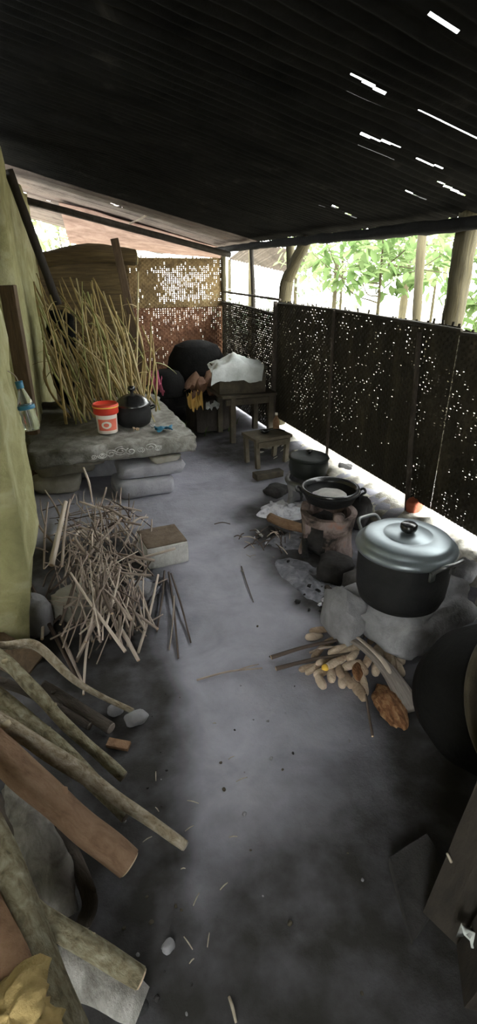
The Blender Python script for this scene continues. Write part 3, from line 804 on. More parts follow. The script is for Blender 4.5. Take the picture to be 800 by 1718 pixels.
for (pa, za, pb, zb, r, lb, m) in (
    ((86, 948), .20, (110, 842), .38, .016, 'thickest pale stick standing at the left of the twig heap', 'twig_pale'),
    ((104, 950), .20, (117, 838), .38, .008, 'slender stick beside the thickest stick of the twig heap', 'twig'),
    ((188, 1035), .12, (232, 1108), .02, .011, 'straight pale stick sliding off the front of the twig heap', 'twig_pale'),
    ((140, 785), .46, (155, 842), .30, .007, 'upright pale stick rising highest above the twig heap', 'twig_pale'),
    ((178, 818), .40, (168, 850), .3, .006, 'short upright twig with a blunt tip above the heap', 'twig'),
    ((213, 872), .22, (168, 848), .25, .008, 'twig pointing toward the stones at the back of the heap', 'twig'),
    ((44, 962), .10, (132, 1143), .02, .010, 'dark crooked stick between the mud wall and the heap', 'twig_dark'),
    ((100, 1062), .06, (140, 1150), .02, .008, 'grey stick lying on dark soil in front of the heap', 'twig'),
    ((150, 1060), .08, (140, 1165), .03, .006, 'thin pale twig hanging down in front of the heap', 'twig_pale'),
    ((45, 918), .12, (80, 926), .10, .005, 'short twig reaching sideways to the mud wall', 'twig'),
    ((165, 1030), .16, (128, 1110), .03, .011, 'thick bark-grey stick running forward under the heap', 'twig'),
    ((195, 960), .20, (168, 1030), .1, .010, 'pale stick crossing the middle of the heap', 'twig_pale')):
    twig(G(*pa, za), G(*pb, zb), r, m, Vector((rr.uniform(-.01, .01), 0, .01)), False, lb, None, True, 'stick', 8)
# palm slats lying beside the block
for (pa, pb, r, lb) in (((276, 958), (263, 1060), .006, 'reddish thin slat on the floor, nearest the twig heap'), ((283, 960), (299, 1104), .006, 'longest reddish slat on the floor below the concrete block'),
                        ((287, 962), (320, 1078), .005, 'reddish slat on the floor slanting away from the twig heap'), ((292, 1000), (284, 1090), .004, 'short pale slat among the reddish slats on the floor')):
    twig(G(*pa, .03), G(*pb, .008), r, 'twig_dark' if 'pale' not in lb else 'twig', Vector((.005, 0, .0)), False, lb, None, False, 'slat')
twig(G(330, 1141, .008), G(440, 1121, .008), .0045, 'twig', Vector((.0, .012, .004)), True, 'lone thin twig lying across the middle of the floor', None, False, 'twig')
twig(G(405, 950, .006), G(425, 1010, .006), .003, 'twig_dark', Vector((.0, .01, .0)), False, 'thin dark twig on the floor left of the ash bed', None, False, 'twig')

# concrete block
c0, c1, c2 = G(250, 958, 0), G(318, 943, 0), None
mid = (c0+c1)/2; ang = math.degrees(math.atan2(c1.y-c0.y, c1.x-c0.x)); w = (c1-c0).length
rt = thing('concrete_block', 'white concrete block with soil-brown top on the floor beside the twig heap', 'block', mid)
q = rz(ang); nrm = q @ Vector((0, 1, 0)); dp = .25
mb = MB(); box(mb, mid+nrm*dp/2+Vector((0, 0, .066)), (w, dp, .132), q, .12, .006, 2, 8); mb.build('body', 'block_white', rt)
mb = MB(); box(mb, mid+nrm*(dp/2+.01)+Vector((0, 0, .133)), (w*.97, dp*.95, .008), q, .3, .003, 3, 8); mb.build('soil_crust', 'block_soil', rt)
scrap('plastic_bag', 'crumpled translucent grey plastic bag at the foot of the twig heap', 'bag', G(232, 1010, .01), .2, .16, .12, 'ash_grey', 12)

# ================================================================== LOG PILE (near, left)
def log(pts, r, m, label, cutm='cut_wood', lump=.16, sides=14, name='log', n=34):
    P = [G(a, b, z) for a, b, z in pts]
    mb = MB(); c, e0, e1 = tube(mb, P, r, n, sides, lump, rnd.random()*60, cap=True, freq=7)
    # knots
    for q in (.3, .62):
        k = int(q*n); d = (c[k+1]-c[k]).normalized(); s = frame_of(d)[1]*(1 if q < .5 else .6)+frame_of(d)[0]*(.5 if q < .5 else -.7)
        rr_ = interp(r, q); p = c[k]+s.normalized()*rr_*.55
        rock(mb, p-Vector((0, 0, rr_*.2)), (rr_*1.1, rr_*1.1, rr_*.75), q*10, 0, .2, 8, 6, .9)
    o = tag(mb.build(name, m), label, 'log')
    k = MB(); disc(k, e1, (c[-1]-c[-2]).normalized()*.004); k.build('cut_end', cutm, o)
    return o
log([(-60, 1075, .33), (0, 1083, .28), (62, 1084, .22), (130, 1146, .12), (222, 1193, .03)], [.016, .016, .017, .014, .011], 'bark_tan', 'thin kinked branch at the top of the log pile', 'cut_grey', .18, 10)
log([(-60, 1060, .34), (0, 1103, .29), (60, 1160, .22), (120, 1225, .14), (207, 1303, .035)], [.026, .024, .022, .021, .017], 'bark_green', 'bent mottled branch, second from the top of the log pile', 'cut_grey', .15)
log([(-60, 1125, .26), (0, 1172, .2), (90, 1248, .14), (212, 1368, .03)], [.030, .030, .028, .024], 'bark_green', 'mossy green-grey log tucked under the long pale log', 'cut_grey', .12)
log([(-70, 1172, .38), (0, 1213, .33), (60, 1246, .27), (190, 1335, .13), (310, 1419, .025)], [.029, .028, .025, .021, .014], 'bark_tan', 'longest pale log reaching furthest across the floor from the pile', 'cut_grey', .16)
log([(-70, 1190, .38), (0, 1262, .33), (110, 1362, .22), (216, 1449, .10)], [.044, .044, .041, .038], 'bark_red', 'thick smooth reddish-brown log with sawn end in the pile', 'cut_wood', .07, 20)
log([(70, 1150, .10), (110, 1175, .06), (186, 1222, .03)], [.022, .024, .021], 'bark_dark', 'short dark log stub behind the kinked branch', 'cut_grey')
log([(95, 1395, .10), (125, 1440, .08), (152, 1508, .05), (140, 1552, .02)], [.018, .02, .02, .018], 'bark_dark', 'dark curved branch lying under the reddish log', 'cut_grey')
log([(55, 1525, .20), (80, 1545, .17), (160, 1595, .12), (236, 1640, .07)], [.022, .024, .025, .024], 'bark_green', 'short straight log in the front of the pile with sawn end', 'cut_wood', .1)
# grey weathered split pieces
def chunk(pts, r, m, label, flat=.55, lump=.3, hollow=None):
    P = [G(a, b, z) for a, b, z in pts]; mb = MB(); c, e0, e1 = tube(mb, P, r, 26, 16, lump, rnd.random()*60, flat=flat, freq=12)
    o = tag(mb.build('weathered_wood', m), label, 'wood')
    if hollow:
        k = MB(); rock(k, c[-1]-Vector((0, 0, .012)), hollow, 3, 0, .3, 12, 8, .9); k.build('rotten_hollow', 'charcoal', o)
    return o
chunk([(30, 1310, .20), (60, 1400, .15), (95, 1480, .09), (112, 1540, .05)], [.05, .055, .05, .03], 'wood_grey', 'broad weathered grey wood chunk with knots under the log pile')
chunk([(90, 1600, .10), (150, 1640, .07), (238, 1690, .035)], [.045, .05, .036], 'wood_grey', 'whitish weathered wood with a black rotten end near the camera', .7, .2, (.03, .028, .024))
# big near trunk, split face inwards
P = [G(a, b, z) for a, b, z in ((-40, 1300, .47), (20, 1440, .46), (70, 1580, .44), (125, 1740, .42))]
rt = thing('split_trunk', 'large split tree trunk with bark edge, closest to the camera', 'log', (P[1].x, P[1].y, .02))
mb = MB(); tube(mb, [p+Vector((-.02, 0, -.03)) for p in P], [.03, .038, .044, .048], 30, 18, .14, 5, freq=6); mb.build('bark', 'bark_green', rt)
P3 = [G(a, b, z) for a, b, z in ((-120, 1370, .46), (-68, 1480, .46), (-5, 1620, .46), (48, 1750, .45))]
mb = MB(); tube(mb, [p+Vector((-.0, 0, -.03)) for p in P3], [.04, .058, .06, .05], 30, 18, .08, 6, freq=6); mb.build('split_face', 'wood_split', rt)
mb = MB(); rock(mb, G(30, 1745, .45), (.14, .10, .075), 4, 30, .7, 36, 22, .8)
tag(mb.build('wood_chunk', 'wood_yellow'), 'yellowish broken wood chunk at the foot of the split trunk', 'wood')
# flat board at the top of the pile + pier of rubbish behind
plank('board', 'short dark board wedged between the mud wall and the log pile', 'board', G(-30, 1075, .20), G(58, 1120, .12), .13, .02, 'wood_brown', 20)
log([(-70, 1130, .20), (20, 1150, .14), (110, 1195, .05), (150, 1218, .03)], [.02, .02, .018, .014], 'bark_dark', 'dark thin branch between the two uppermost branches of the pile', 'cut_grey')
# a second layer that carries the pile
log([(-70, 1330, .06), (20, 1390, .05), (90, 1500, .04)], [.05, .05, .045], 'bark_dark', 'dark log at the bottom of the pile under the grey wood', 'cut_grey')
log([(-60, 1560, .22), (10, 1590, .2), (60, 1640, .16)], [.05, .05, .05], 'bark_dark', 'dark log end beneath the split trunk', 'cut_grey')
# stones and scraps on the dark soil
stone(232, 1222, .085, .06, .05, 'stone_grey', 'grey cobble on the dark soil beside the log pile', .0, 10, 41, .8)
stone(196, 1204, .06, .05, .04, 'stone_grey', 'smaller grey pebble behind the cobble by the log pile', .0, 10, 42, .8)
stone(285, 1602, .034, .028, .024, 'stone_grey', 'pinkish pebble alone on dark soil near the camera', 0, 30, 43, .8)
plank('wood_chip', 'red-brown wood chip beside the bent branch ends', 'chip', G(180, 1246, .012), G(218, 1252, .012), .035, .016, 'bark_red' and 'wood_split', 5)
stone(128, 1048, .20, .16, .16, 'stone_tan', 'tan field stone half hidden at the foot of the mud wall', 0, 20, 44, .7)
stone(66, 1075, .14, .12, .2, 'stone_grey', 'grey stone wedged at the base of the mud wall end', 0, 10, 45, .7)
stone(238, 1028, .17, .13, .13, 'stone_grey', 'grey stone under the front right of the twig heap', 0, 15, 46, .7)
rr = random.Random(77)
for k in range(44):
    px, py = rr.choice([(rr.uniform(200, 330), rr.uniform(1150, 1700)), (rr.uniform(200, 330), rr.uniform(1150, 1700)), (rr.uniform(380, 520), rr.uniform(1020, 1280)), (rr.uniform(250, 620), rr.uniform(1150, 1718))])
    p = G(px, py, 0); p.z = gz(p.x, p.y)
    s_ = rr.uniform(.004, .012); mb = MB(); rock(mb, p, (s_*1.3, s_, s_*.7), k, rr.uniform(0, 180), .35, 8, 6, .8)
    tag(mb.build('pebble', rr.choice(['stone_grey', 'stone_sooty', 'stone_sooty', 'wood_table'])), 'tiny pebble scattered on the earth floor', 'pebble', 'pebbles scattered on the floor')
for k in range(22):
    px, py = rr.choice([(rr.uniform(240, 460), rr.uniform(1150, 1420)), (rr.uniform(220, 420), rr.uniform(1400, 1710)), (rr.uniform(380, 480), rr.uniform(880, 960))])
    p = G(px, py, 0); p.z = gz(p.x, p.y)+.004
    a = rr.uniform(0, 6.3); l = rr.uniform(.006, .022); d = Vector((math.cos(a)*l, math.sin(a)*l, rr.uniform(0, .006)))
    mb = MB(); tube(mb, [p-d, p+Vector((0, 0, .003)), p+d], [.0013, .0018, .0012], 6, 5, .1, k)
    tag(mb.build('straw_bit', 'straw'), 'short pale straw bit lying on the floor', 'straw', 'straw bits on the floor')
mb = MB(); tube(mb, [G(384, 1672, .008), G(390, 1690, .01), G(396, 1716, .006)], [.003, .004, .003], 8, 6, .1); tag(mb.build('wood_splinter', 'straw'), 'pale splinter on the floor at the very front', 'chip')

# ================================================================== STOVES (right)
# --- big aluminium pot
pc = G(680, 968, .25); pc = Vector((1.44, 1.74, .25))
def locate(px, py, z): return G(px, py, z)
pL, pR = G(597, 912, .50), G(766, 925, .50)
ctr = G(681, 915, .50); rad = (pR-pL).length/2
ctr = Vector((ctr.x, ctr.y, .245)); RP = rad*.955
rt = thing('cooking_pot', 'large soot-black cooking pot with dented aluminium lid on stones', 'pot', ctr)
mb = MB(); lathe(mb, ctr, [(0, 0), (RP*.80, .0), (RP*.90, .015), (RP*.965, .055), (RP*.99, .12), (RP, .245), (RP*1.0, .255), (RP*.97, .255), (RP*.95, .1), (0, .03)], 64); mb.build('body', 'pot_black', rt)
mb = MB(); lathe(mb, ctr, [(RP*1.0, .242), (RP*1.06, .244), (RP*1.075, .254), (RP*1.06, .268), (RP*.99, .274), (RP*.955, .283), (RP*.92, .295), (RP*.86, .303), (RP*.55, .312), (RP*.52, .310), (RP*.5, .313), (RP*.2, .317), (0, .318)], 72); mb.build('lid', 'alu', rt)
kb = MB(); kc = ctr+Vector((0, 0, .316)); lathe(kb, kc, [(.016, 0), (.016, .008), (.031, .012), (.035, .022), (.034, .036), (.027, .042), (0, .043)], 28); kb.build('lid_knob', 'plastic_black', rt)
def pot_handle(ctr, ang, rr0, z, root, w=.075, m='alu_dull', th=.0085, out=.045, rise=.035):
    er = Vector((math.cos(ang), math.sin(ang), 0)); et = Vector((-er.y, er.x, 0)); b = ctr+er*rr0+Vector((0, 0, z))
    mb = MB(); tube(mb, [b-et*w-Vector((0, 0, .03)), b-et*w+er*.012, b-et*w*.85+er*out+Vector((0, 0, rise)), b+er*out*1.15+Vector((0, 0, rise*1.1)), b+et*w*.85+er*out+Vector((0, 0, rise)), b+et*w+er*.012, b+et*w-Vector((0, 0, .03))], th, 34, 9)
    h = mb.build('handle', m, root)
    for s in (-1, 1):
        k = MB(); box(k, b+et*w*s+er*.004-Vector((0, 0, .025)), (.012, .028, .04), Matrix.Rotation(ang, 3, 'Z'), .2); k.build('bracket', m, h)
ha = R(-80); _ha = math.atan2(*(lambda d: (d.y, d.x))(G(738, 935, .48)-Vector((ctr.x, ctr.y, .48))))
pot_handle(ctr, ha, RP*1.0, .25, rt, w=.06)
pot_handle(ctr, ha+math.pi, RP*1.0, .25, rt, w=.06)
# --- stones carrying it
mb = MB(); b0 = Vector((ctr.x+.02, ctr.y-.10, 0)); rock(mb, (ctr.x+.13, ctr.y+.08, 0), (.60, .44, .262), 61, 12, .26, 54, 30, .62)
tag(mb.build('hearth_stone', 'stone_grey'), 'pale grey rough hearth boulder in front under the large pot', 'stone')
mb = MB(); rock(mb, (ctr.x-.20, ctr.y+.10, 0), (.14, .24, .252), 63, 0, .25, 18, 12, .65)
tag(mb.build('hearth_stone', 'stone_grey'), 'narrow scorched hearth stone at the left side of the large pot', 'stone')
mb = MB(); rock(mb, (ctr.x+.08, ctr.y+.26, 0), (.4, .2, .25), 65, 4, .2, 18, 12, .6)
tag(mb.build('hearth_stone', 'stone_sooty'), 'sooty hearth stone behind the large pot', 'stone')
stone(752, 965, .20, .16, .14, 'stone_pale', 'pale stone by the fence at the right of the large pot', .08, 10, 67, .65)
stone(785, 985, .16, .12, .12, 'stone_grey', 'grey stone below the fence, furthest right beside the large pot', .05, 10, 68, .7)
stone(700, 862, .12, .08, .10, 'brick_red', 'red broken brick under the fence behind the large pot', .1, 20, 69, .5)
# --- black pan on the clay stove
c2 = G(553, 838, .34); c2 = Vector((c2.x, c2.y, .0)); s0 = thing('clay_stove', 'squat clay stove with fire mouth under the black pan', 'stove', c2)
def stove(root, c, r0, h, m, mouth_ang, mouth_w):
    mb = MB(); V, Fs = [], []; seg, rows = 56, 14
    for lay in (0, 1):
        for j in range(rows+1):
            for k in range(seg):
                w = 2*math.pi*k/seg; z = h*j/rows
                r_ = r0*(1-.12*math.sin(z/h*math.pi))*(1+.03*noise.noise(Vector((math.cos(w)*2, math.sin(w)*2, z*8))))-(.035 if lay else 0)
                V.append((c.x+r_*math.cos(w), c.y+r_*math.sin(w), c.z+z))
    n_ = seg*(rows+1)
    def dead(j, k):
        w = 2*math.pi*(k+.5)/seg; d = (w-mouth_ang+math.pi) % (2*math.pi)-math.pi
        return abs(d) < mouth_w*(1-.5*(j/rows)**2) and j < rows*.74
    for j in range(rows):
        for k in range(seg):
            k2 = (k+1) % seg
            if dead(j, k): continue
            a = (j*seg+k, j*seg+k2, (j+1)*seg+k2, (j+1)*seg+k); Fs.append(a); Fs.append(tuple(n_+q for q in a[::-1]))
            for (dj, dk, e) in ((0, 1, (a[1], a[2])), (0, -1, (a[3], a[0])), (1, 0, (a[2], a[3])), (-1, 0, (a[0], a[1]))):
                if 0 <= j+dj < rows and dead(j+dj, (k+dk) % seg) or j+dj == rows:
                    Fs.append((e[1], e[0], e[0]+n_, e[1]+n_))
    mb.add(V, Fs, False); return mb.build('stove_body', m, root)
stove(s0, c2, .165, .27, 'terracotta', R(205), .55)
for k in range(3):
    w = R(205+60+120*k-60+60); mb = MB(); box(mb, c2+Vector((.135*math.cos(w), .135*math.sin(w), .285)), (.05, .06, .05), Matrix.Rotation(w, 3, 'Z'), .3, .004, k, 4); mb.build('pot_rest', 'terracotta', s0)
pp = Vector((c2.x, c2.y, .312)); rp = .158
rt = thing('black_pan', 'wide soot-black pan holding pale water, on the clay stove', 'pan', pp)
mb = MB(); lathe(mb, pp, [(0, 0), (rp*.55, .002), (rp*.86, .03), (rp*.98, .07), (rp*1.06, .085), (rp*1.07, .092), (rp*1.03, .094), (rp*.93, .075), (rp*.8, .04), (rp*.5, .015), (0, .012)], 52); mb.build('body', 'pot_black', rt)
mb = MB(); lathe(mb, pp, [(rp*1.0, .082), (rp*1.045, .097), (rp*1.03, .108), (rp*.98, .110), (rp*.9, .1), (rp*.86, .085)], 52); mb.build('rim', 'pot_gloss', rt)
mb = MB(); V = [pp+Vector((0, 0, .072))]; n_ = 28
for ring in (.35, .62):
    for k in range(n_):
        w = 2*math.pi*k/n_; e = 1+.18*noise.noise(Vector((math.cos(w)*1.5, math.sin(w)*1.5, 3)))
        V.append(pp+Vector((rp*ring*e*math.cos(w), rp*ring*e*math.sin(w), .07 if ring < .5 else .06)))
Fs = [(0, 1+k, 1+(k+1) % n_) for k in range(n_)]+[(1+k, 1+n_+k, 1+n_+(k+1) % n_, 1+(k+1) % n_) for k in range(n_)]
mb.add(V, Fs); mb.build('pan_contents', 'stone_pale', rt)
for sg in (0, math.pi):
    pot_handle(pp, R(-25)+sg, rp*1.02, .08, rt, w=.035, m='pot_black', th=.007, out=.03, rise=.01)
# --- dark pot on a tin ring behind
c3 = G(517, 790, .27); c3 = Vector((c3.x, c3.y, 0))
s1 = thing('clay_stove', 'grey stove ring under the dark round pot, furthest of the stoves', 'stove', c3)
stove(s1, c3, .15, .20, 'stone_grey', R(215), .5)
mb = MB(); lathe(mb, c3, [(.125, .195), (.158, .195), (.162, .21), (.155, .222), (.13, .222)], 44); mb.build('stove_rim', 'alu_dull', s1)
pp = Vector((c3.x, c3.y, .226))
rt = thing('round_pot', 'dark greenish round pot with flat lid, furthest of the three stove pots', 'pot', pp)
mb = MB(); lathe(mb, pp, [(0, 0), (.085, 0), (.125, .03), (.137, .08), (.132, .13), (.128, .14), (.12, .14)], 44); mb.build('body', 'pot_green', rt)
mb = MB(); lathe(mb, pp, [(.134, .138), (.14, .143), (.136, .152), (.12, .16), (.05, .168), (.02, .17), (0, .171)], 44); mb.build('lid', 'pot_green', rt)
mb = MB(); lathe(mb, pp, [(.008, .168), (.008, .18), (.02, .184), (.02, .194), (0, .198)], 18); mb.build('lid_knob', 'pot_gloss', rt)
# --- black stones around the stoves
for (px, py, w, d, h, m, lb, sd) in (
    (556, 935, .24, .22, .22, 'stone_sooty', 'big soot-black stone between the large pot and the clay stove', 71),
    (528, 893, .07, .07, .12, 'stone_sooty', 'small sooty stone standing at the mouth of the clay stove', 72),
    (606, 890, .24, .22, .20, 'stone_sooty', 'sooty stone beside the pan handle of the clay stove', 73),
    (470, 835, .20, .16, .06, 'stone_sooty', 'flat blackened stone left of the furthest stove', 74),
    (575, 985, .16, .18, .15, 'stone_sooty', 'scorched black stone at the fire mouth of the large pot', 75),
    (545, 872, .13, .1, .11, 'stone_sooty', 'small black stone leaning on the clay stove', 76),
    (585, 808, .16, .14, .12, 'stone_sooty', 'dark stone between the furthest pot and the rubble bank', 77)):
    stone(px, py, w, d, h, m, lb, 0, sd*7 % 60, sd, .62, .25)
# --- ash beds
def ash_bed(px, py, w, d, h, m, label, seed, rot=0):
    p = G(px, py, 0); mb = MB(); V, Fs = [], []; n_, m_ = 40, 14; q = rz(rot)
    V.append(p+Vector((0, 0, h+gz(p.x, p.y))))
    for j in range(1, m_+1):
        for k in range(n_):
            w_ = 2*math.pi*k/n_; s = j/m_; e = 1+.28*fbm(Vector((math.cos(w_)*1.6, math.sin(w_)*1.6, seed)))
            l = q @ Vector((s*e*w/2*math.cos(w_), s*e*d/2*math.sin(w_), 0)); P_ = p+l
            P_.z = gz(P_.x, P_.y)+(h*(1-s)**.7*(1+.8*noise.noise(P_*22))+.012*max(0, noise.noise(P_*50)) if j < m_ else -.004)
            V.append(P_)
    Fs = [(0, 1+k, 1+(k+1) % n_) for k in range(n_)]
    for j in range(m_-1):
        for k in range(n_): a = 1+j*n_; Fs.append((a+k, a+n_+k, a+n_+(k+1) % n_, a+(k+1) % n_))
    mb.add(V, Fs); return tag(mb.build('ash_bed', m), label, 'ash', kind='stuff')
ash_bed(480, 858, .42, .30, .06, 'ash', 'bright white ash heap at the mouth of the clay stove', 2, 0)
ash_bed(520, 975, .26, .55, .02, 'ash_grey', 'grey ash spread in front of the stoves', 5, 10)
ash_bed(500, 905, .4, .26, .02, 'ash_grey', 'grey ash under the smouldering log', 7, 0)
def log3(pts, r, m, label, cutm, name='firewood_log', lump=.15):
    P = [G(a, b, z) for a, b, z in pts]; mb = MB(); c, e0, e1 = tube(mb, P, r, 18, 12, lump, rnd.random()*60)
    o = tag(mb.build(name, m), label, 'log')
    for ring, dd, mm in ((e0, c[0]-c[1], cutm), (e1, c[-1]-c[-2], 'charcoal')):
        k = MB(); disc(k, ring, dd.normalized()*.004); k.build('cut_end', mm, o)
    return o
log3([(452, 868, .055), (490, 882, .06), (540, 893, .07)], [.030, .031, .028], 'bark_red', 'brown firewood log feeding the clay stove across white ash', 'cut_wood')
log3([(512, 936, .02), (512, 905, .09), (514, 862, .17)], [.020, .019, .016], 'charcoal', 'charred black stick standing at the clay stove mouth', 'charcoal')
log3([(575, 1000, .03), (590, 975, .07), (610, 950, .10)], [.018, .018, .016], 'charcoal', 'charred stick pushed under the large pot', 'charcoal')
log3([(548, 985, .02), (570, 1010, .03), (592, 1030, .02)], [.014, .016, .012], 'bark_dark', 'dark half-burnt stick in front of the large pot', 'charcoal')
log3([(598, 1012, .03), (606, 985, .1), (618, 965, .14)], [.016, .016, .014], 'bark_dark', 'dark stick leaning on the scorched stone of the large pot', 'charcoal')
rr = random.Random(9)
for k in range(46):
    px, py = rr.choice([(rr.gauss(480, 22), rr.gauss(858, 7)), (rr.gauss(525, 18), rr.gauss(985, 28)), (rr.gauss(470, 35), rr.gauss(905, 14)), (rr.gauss(560, 18), rr.gauss(1005, 18))])
    p = G(px, py, 0); p.z = gz(p.x, p.y)+(.02 if py < 875 else .004); s_ = rr.uniform(.008, .022); mb = MB()
    rock(mb, p, (s_*1.5, s_, s_*.8), k, rr.uniform(0, 180), .4, 8, 6, .6)
    if k % 3: tag(mb.build('charcoal_lump', 'charcoal'), 'black charcoal lump in the ash by the stoves', 'charcoal', 'charcoal lumps in the ash')
    else: tag(mb.build('ash_lump', 'ash'), 'white ash lump in front of the stoves', 'ash', 'ash lumps in front of the stoves')
for k in range(26):
    px, py = rr.gauss(445, 30), rr.gauss(905, 13)
    p = G(px, py, .01); a = rr.uniform(0, 6.3); l = rr.uniform(.03, .09); d = Vector((math.cos(a)*l, math.sin(a)*l, rr.uniform(0, .015)))
    mb = MB(); tube(mb, [p-d, p+Vector((0, 0, .012)), p+d], [.003, .004, .003], 6, 5, .1, k)
    tag(mb.build('wood_splinter', 'twig_dark' if k % 4 else 'twig_pale'), 'dark splinter in the litter left of the ash heap', 'chip', 'splinters by the ash heap')
mb = MB(); tube(mb, [G(431, 891, .01), G(440, 900, .014)], [.008, .009], 6, 8, .1); tag(mb.build('wood_chip', 'chalk'), 'short white chip on the dark litter left of the stoves', 'chip')

# ================================================================== CORN COBS
rr = random.Random(3)
def cob(p, ang, el, l, r, m, label=None, tip=False):
    q = Matrix.Rotation(ang, 3, 'Z') @ Matrix.Rotation(el, 3, 'Y')
    mb = MB(); V, Fs = [], []; rows, seg = 12, 12
    for j in range(rows+1):
        t = j/rows; x = (t-.5)*l
        base = r*(.55+.45*math.sin(min(1, t*2.6+.12)*math.pi/2))*(1-.42*smooth(.5, 1, t))
        if j in (0, rows): base *= .55
        for k in range(seg):
            w = 2*math.pi*k/seg; b_ = base*(1+.09*math.sin(j*math.pi+k*math.pi))*(1+.08*noise.noise(Vector((t*9, k, ang))))
            V.append(Vector(p)+q @ Vector((x, b_*math.cos(w), b_*math.sin(w))))
    for j in range(rows):
        for k in range(seg): Fs.append((j*seg+k, j*seg+(k+1) % seg, (j+1)*seg+(k+1) % seg, (j+1)*seg+k))
    Fs.append(tuple(range(seg))[::-1]); Fs.append(tuple(rows*seg+k for k in range(seg)))
    mb.add(V, Fs)
    o = tag(mb.build('corn_cob', m), label or 'bare pale corn cob in the heap below the large pot', 'corn cob', None if label else 'bare corn cobs in the heap')
    if tip:
        k = MB(); rock(k, Vector(p)+q @ Vector((-l*.48, 0, 0))-Vector((0, 0, .012)), (.03, .03, .026), 4, 0, .2, 10, 7, .9); k.build('kernel_tip', 'corn_yellow', o)
    return o
cobs = [(549, 1044, 70), (538, 1057, -10), (527, 1068, 10), (560, 1052, 40), (535, 1092, 30), (520, 1120, 15), (537, 1142, 75), (527, 1120, 20), (556, 1131, 70), (570, 1125, 60), (584, 1140, 80), (596, 1152, 75), (605, 1160, 80),
        (575, 1140, 65), (600, 1130, 60), (611, 1148, 70), (560, 1112, 20), (590, 1115, 10), (575, 1105, 15), (545, 1108, 20), (640, 1082, 25), (655, 1070, 20), (668, 1078, 15), (690, 1070, 25), (700, 1074, 20), (680, 1088, 30),
        (636, 1098, 60), (650, 1100, 65), (660, 1112, 75), (625, 1070, 40), (612, 1060, 50), (672, 1100, 60), (600, 1085, 20), (585, 1072, 35), (570, 1068, 10), (555, 1075, 15), (618, 1105, 50), (630, 1120, 60), (592, 1100, 30), (608, 1120, 70), (645, 1090, 30), (662, 1086, 20), (678, 1074, 25), (698, 1066, 25), (688, 1084, 30), (655, 1104, 70), (668, 1118, 75), (540, 1128, 30), (566, 1090, 10), (582, 1092, 20)]
for k, (px, py, an) in enumerate(cobs):
    lift = 0.015+.035*math.exp(-((px-600)/50)**2-((py-1095)/30)**2)+(.012 if k % 3 == 0 else 0)
    p = G(px, py, lift); p.z = max(p.z, .016)
    cob(p, R(an+rr.uniform(-12, 12)), R(rr.uniform(-12, 12)), rr.uniform(.075, .115), rr.uniform(.0145, .019), rr.choice(['cob', 'cob', 'cob_brown']))
cob(G(566, 1110, .05), R(12), 0, .14, .017, 'cob', 'corn cob with yellow kernels left at one end', True)
# frond stalk, husk, sticks
P = [G(583, 1070, .08), G(618, 1092, .085), G(655, 1130, .07), G(690, 1190, .03)]
rt = thing('palm_stalk', 'grey palm leaf stalk lying over the corn cobs', 'palm stalk', (P[1].x, P[1].y, .02))
mb = MB(); tube(mb, P, [.012, .024, .034, .05], 22, 12, .06, 3, flat=.5); mb.build('midrib', 'frond', rt)
mb = MB(); tube(mb, [G(598, 1068, .095), G(630, 1095, .10), G(650, 1120, .09), G(661, 1150, .06)], [.008, .012, .012, .005], 18, 8, .1, 5, flat=.5); mb.build('split_strip', 'twig_pale', rt)
def husk(p, ang, l, w, h, label, seed):
    q = Matrix.Rotation(ang, 3, 'Z'); mb = MB(); V, Fs = [], []; n_, m_ = 20, 12
    for lay in (0, 1):
        for i in range(n_+1):
            t = i/n_; ww = math.sin(math.pi*(.04+.92*t))**.75
            for k in range(m_+1):
                s = k/m_*2-1; a = s*1.25
                rr_ = 1-(.2 if lay else 0)
                pt = Vector(((t-.5)*l, math.sin(a)*w/2*ww*rr_, math.cos(a)*h*ww*rr_))
                pt *= 1+.22*noise.noise(Vector((pt.x*22, pt.y*22, seed)))+.1*noise.noise(Vector((pt.x*70, pt.y*70, seed)))
                pt.z -= .3*h*0
                V.append(Vector(p)+q @ pt)
    st = (n_+1)*(m_+1)
    for lay in (0, 1):
        for i in range(n_):
            for k in range(m_):
                a = lay*st+i*(m_+1)+k; f = (a, a+1, a+m_+2, a+m_+1); Fs.append(f if lay else f[::-1])
    for i in range(n_):
        for k in (0, m_):
            a = i*(m_+1)+k; Fs.append((a, a+m_+1, a+m_+1+st, a+st))
    mb.add(V, Fs); return tag(mb.build('coconut_husk', 'husk'), label, 'coconut husk')
hd = G(672, 1232)-G(632, 1148)
husk(G(653, 1188, .01), math.atan2(hd.y, hd.x), .23, .13, .06, 'orange-brown coconut husk piece at the end of the corn cobs', 2)
husk(G(600, 1128, .03), R(60), .12, .05, .03, 'tan husk strip folded among the corn cobs', 5)
for (pa, pb, r, lb, m) in (((455, 1103), (575, 1072), .009, 'upper thin stick pointing left out of the corn cobs', 'twig_dark'), ((463, 1122), (590, 1096), .009, 'lower thin stick pointing left out of the corn cobs', 'twig_dark'),
                           ((625, 1235), (614, 1165), .005, 'thin dark twig pointing toward the camera from the corn cobs', 'twig_dark'), ((520, 1095), (560, 1085), .006, 'short stick end beside the upper stick of the corn cobs', 'twig')):
    twig(G(*pa, .012), G(*pb, .055), r, m, Vector((0, .006, .004)), False, lb, None, True, 'stick', 8)

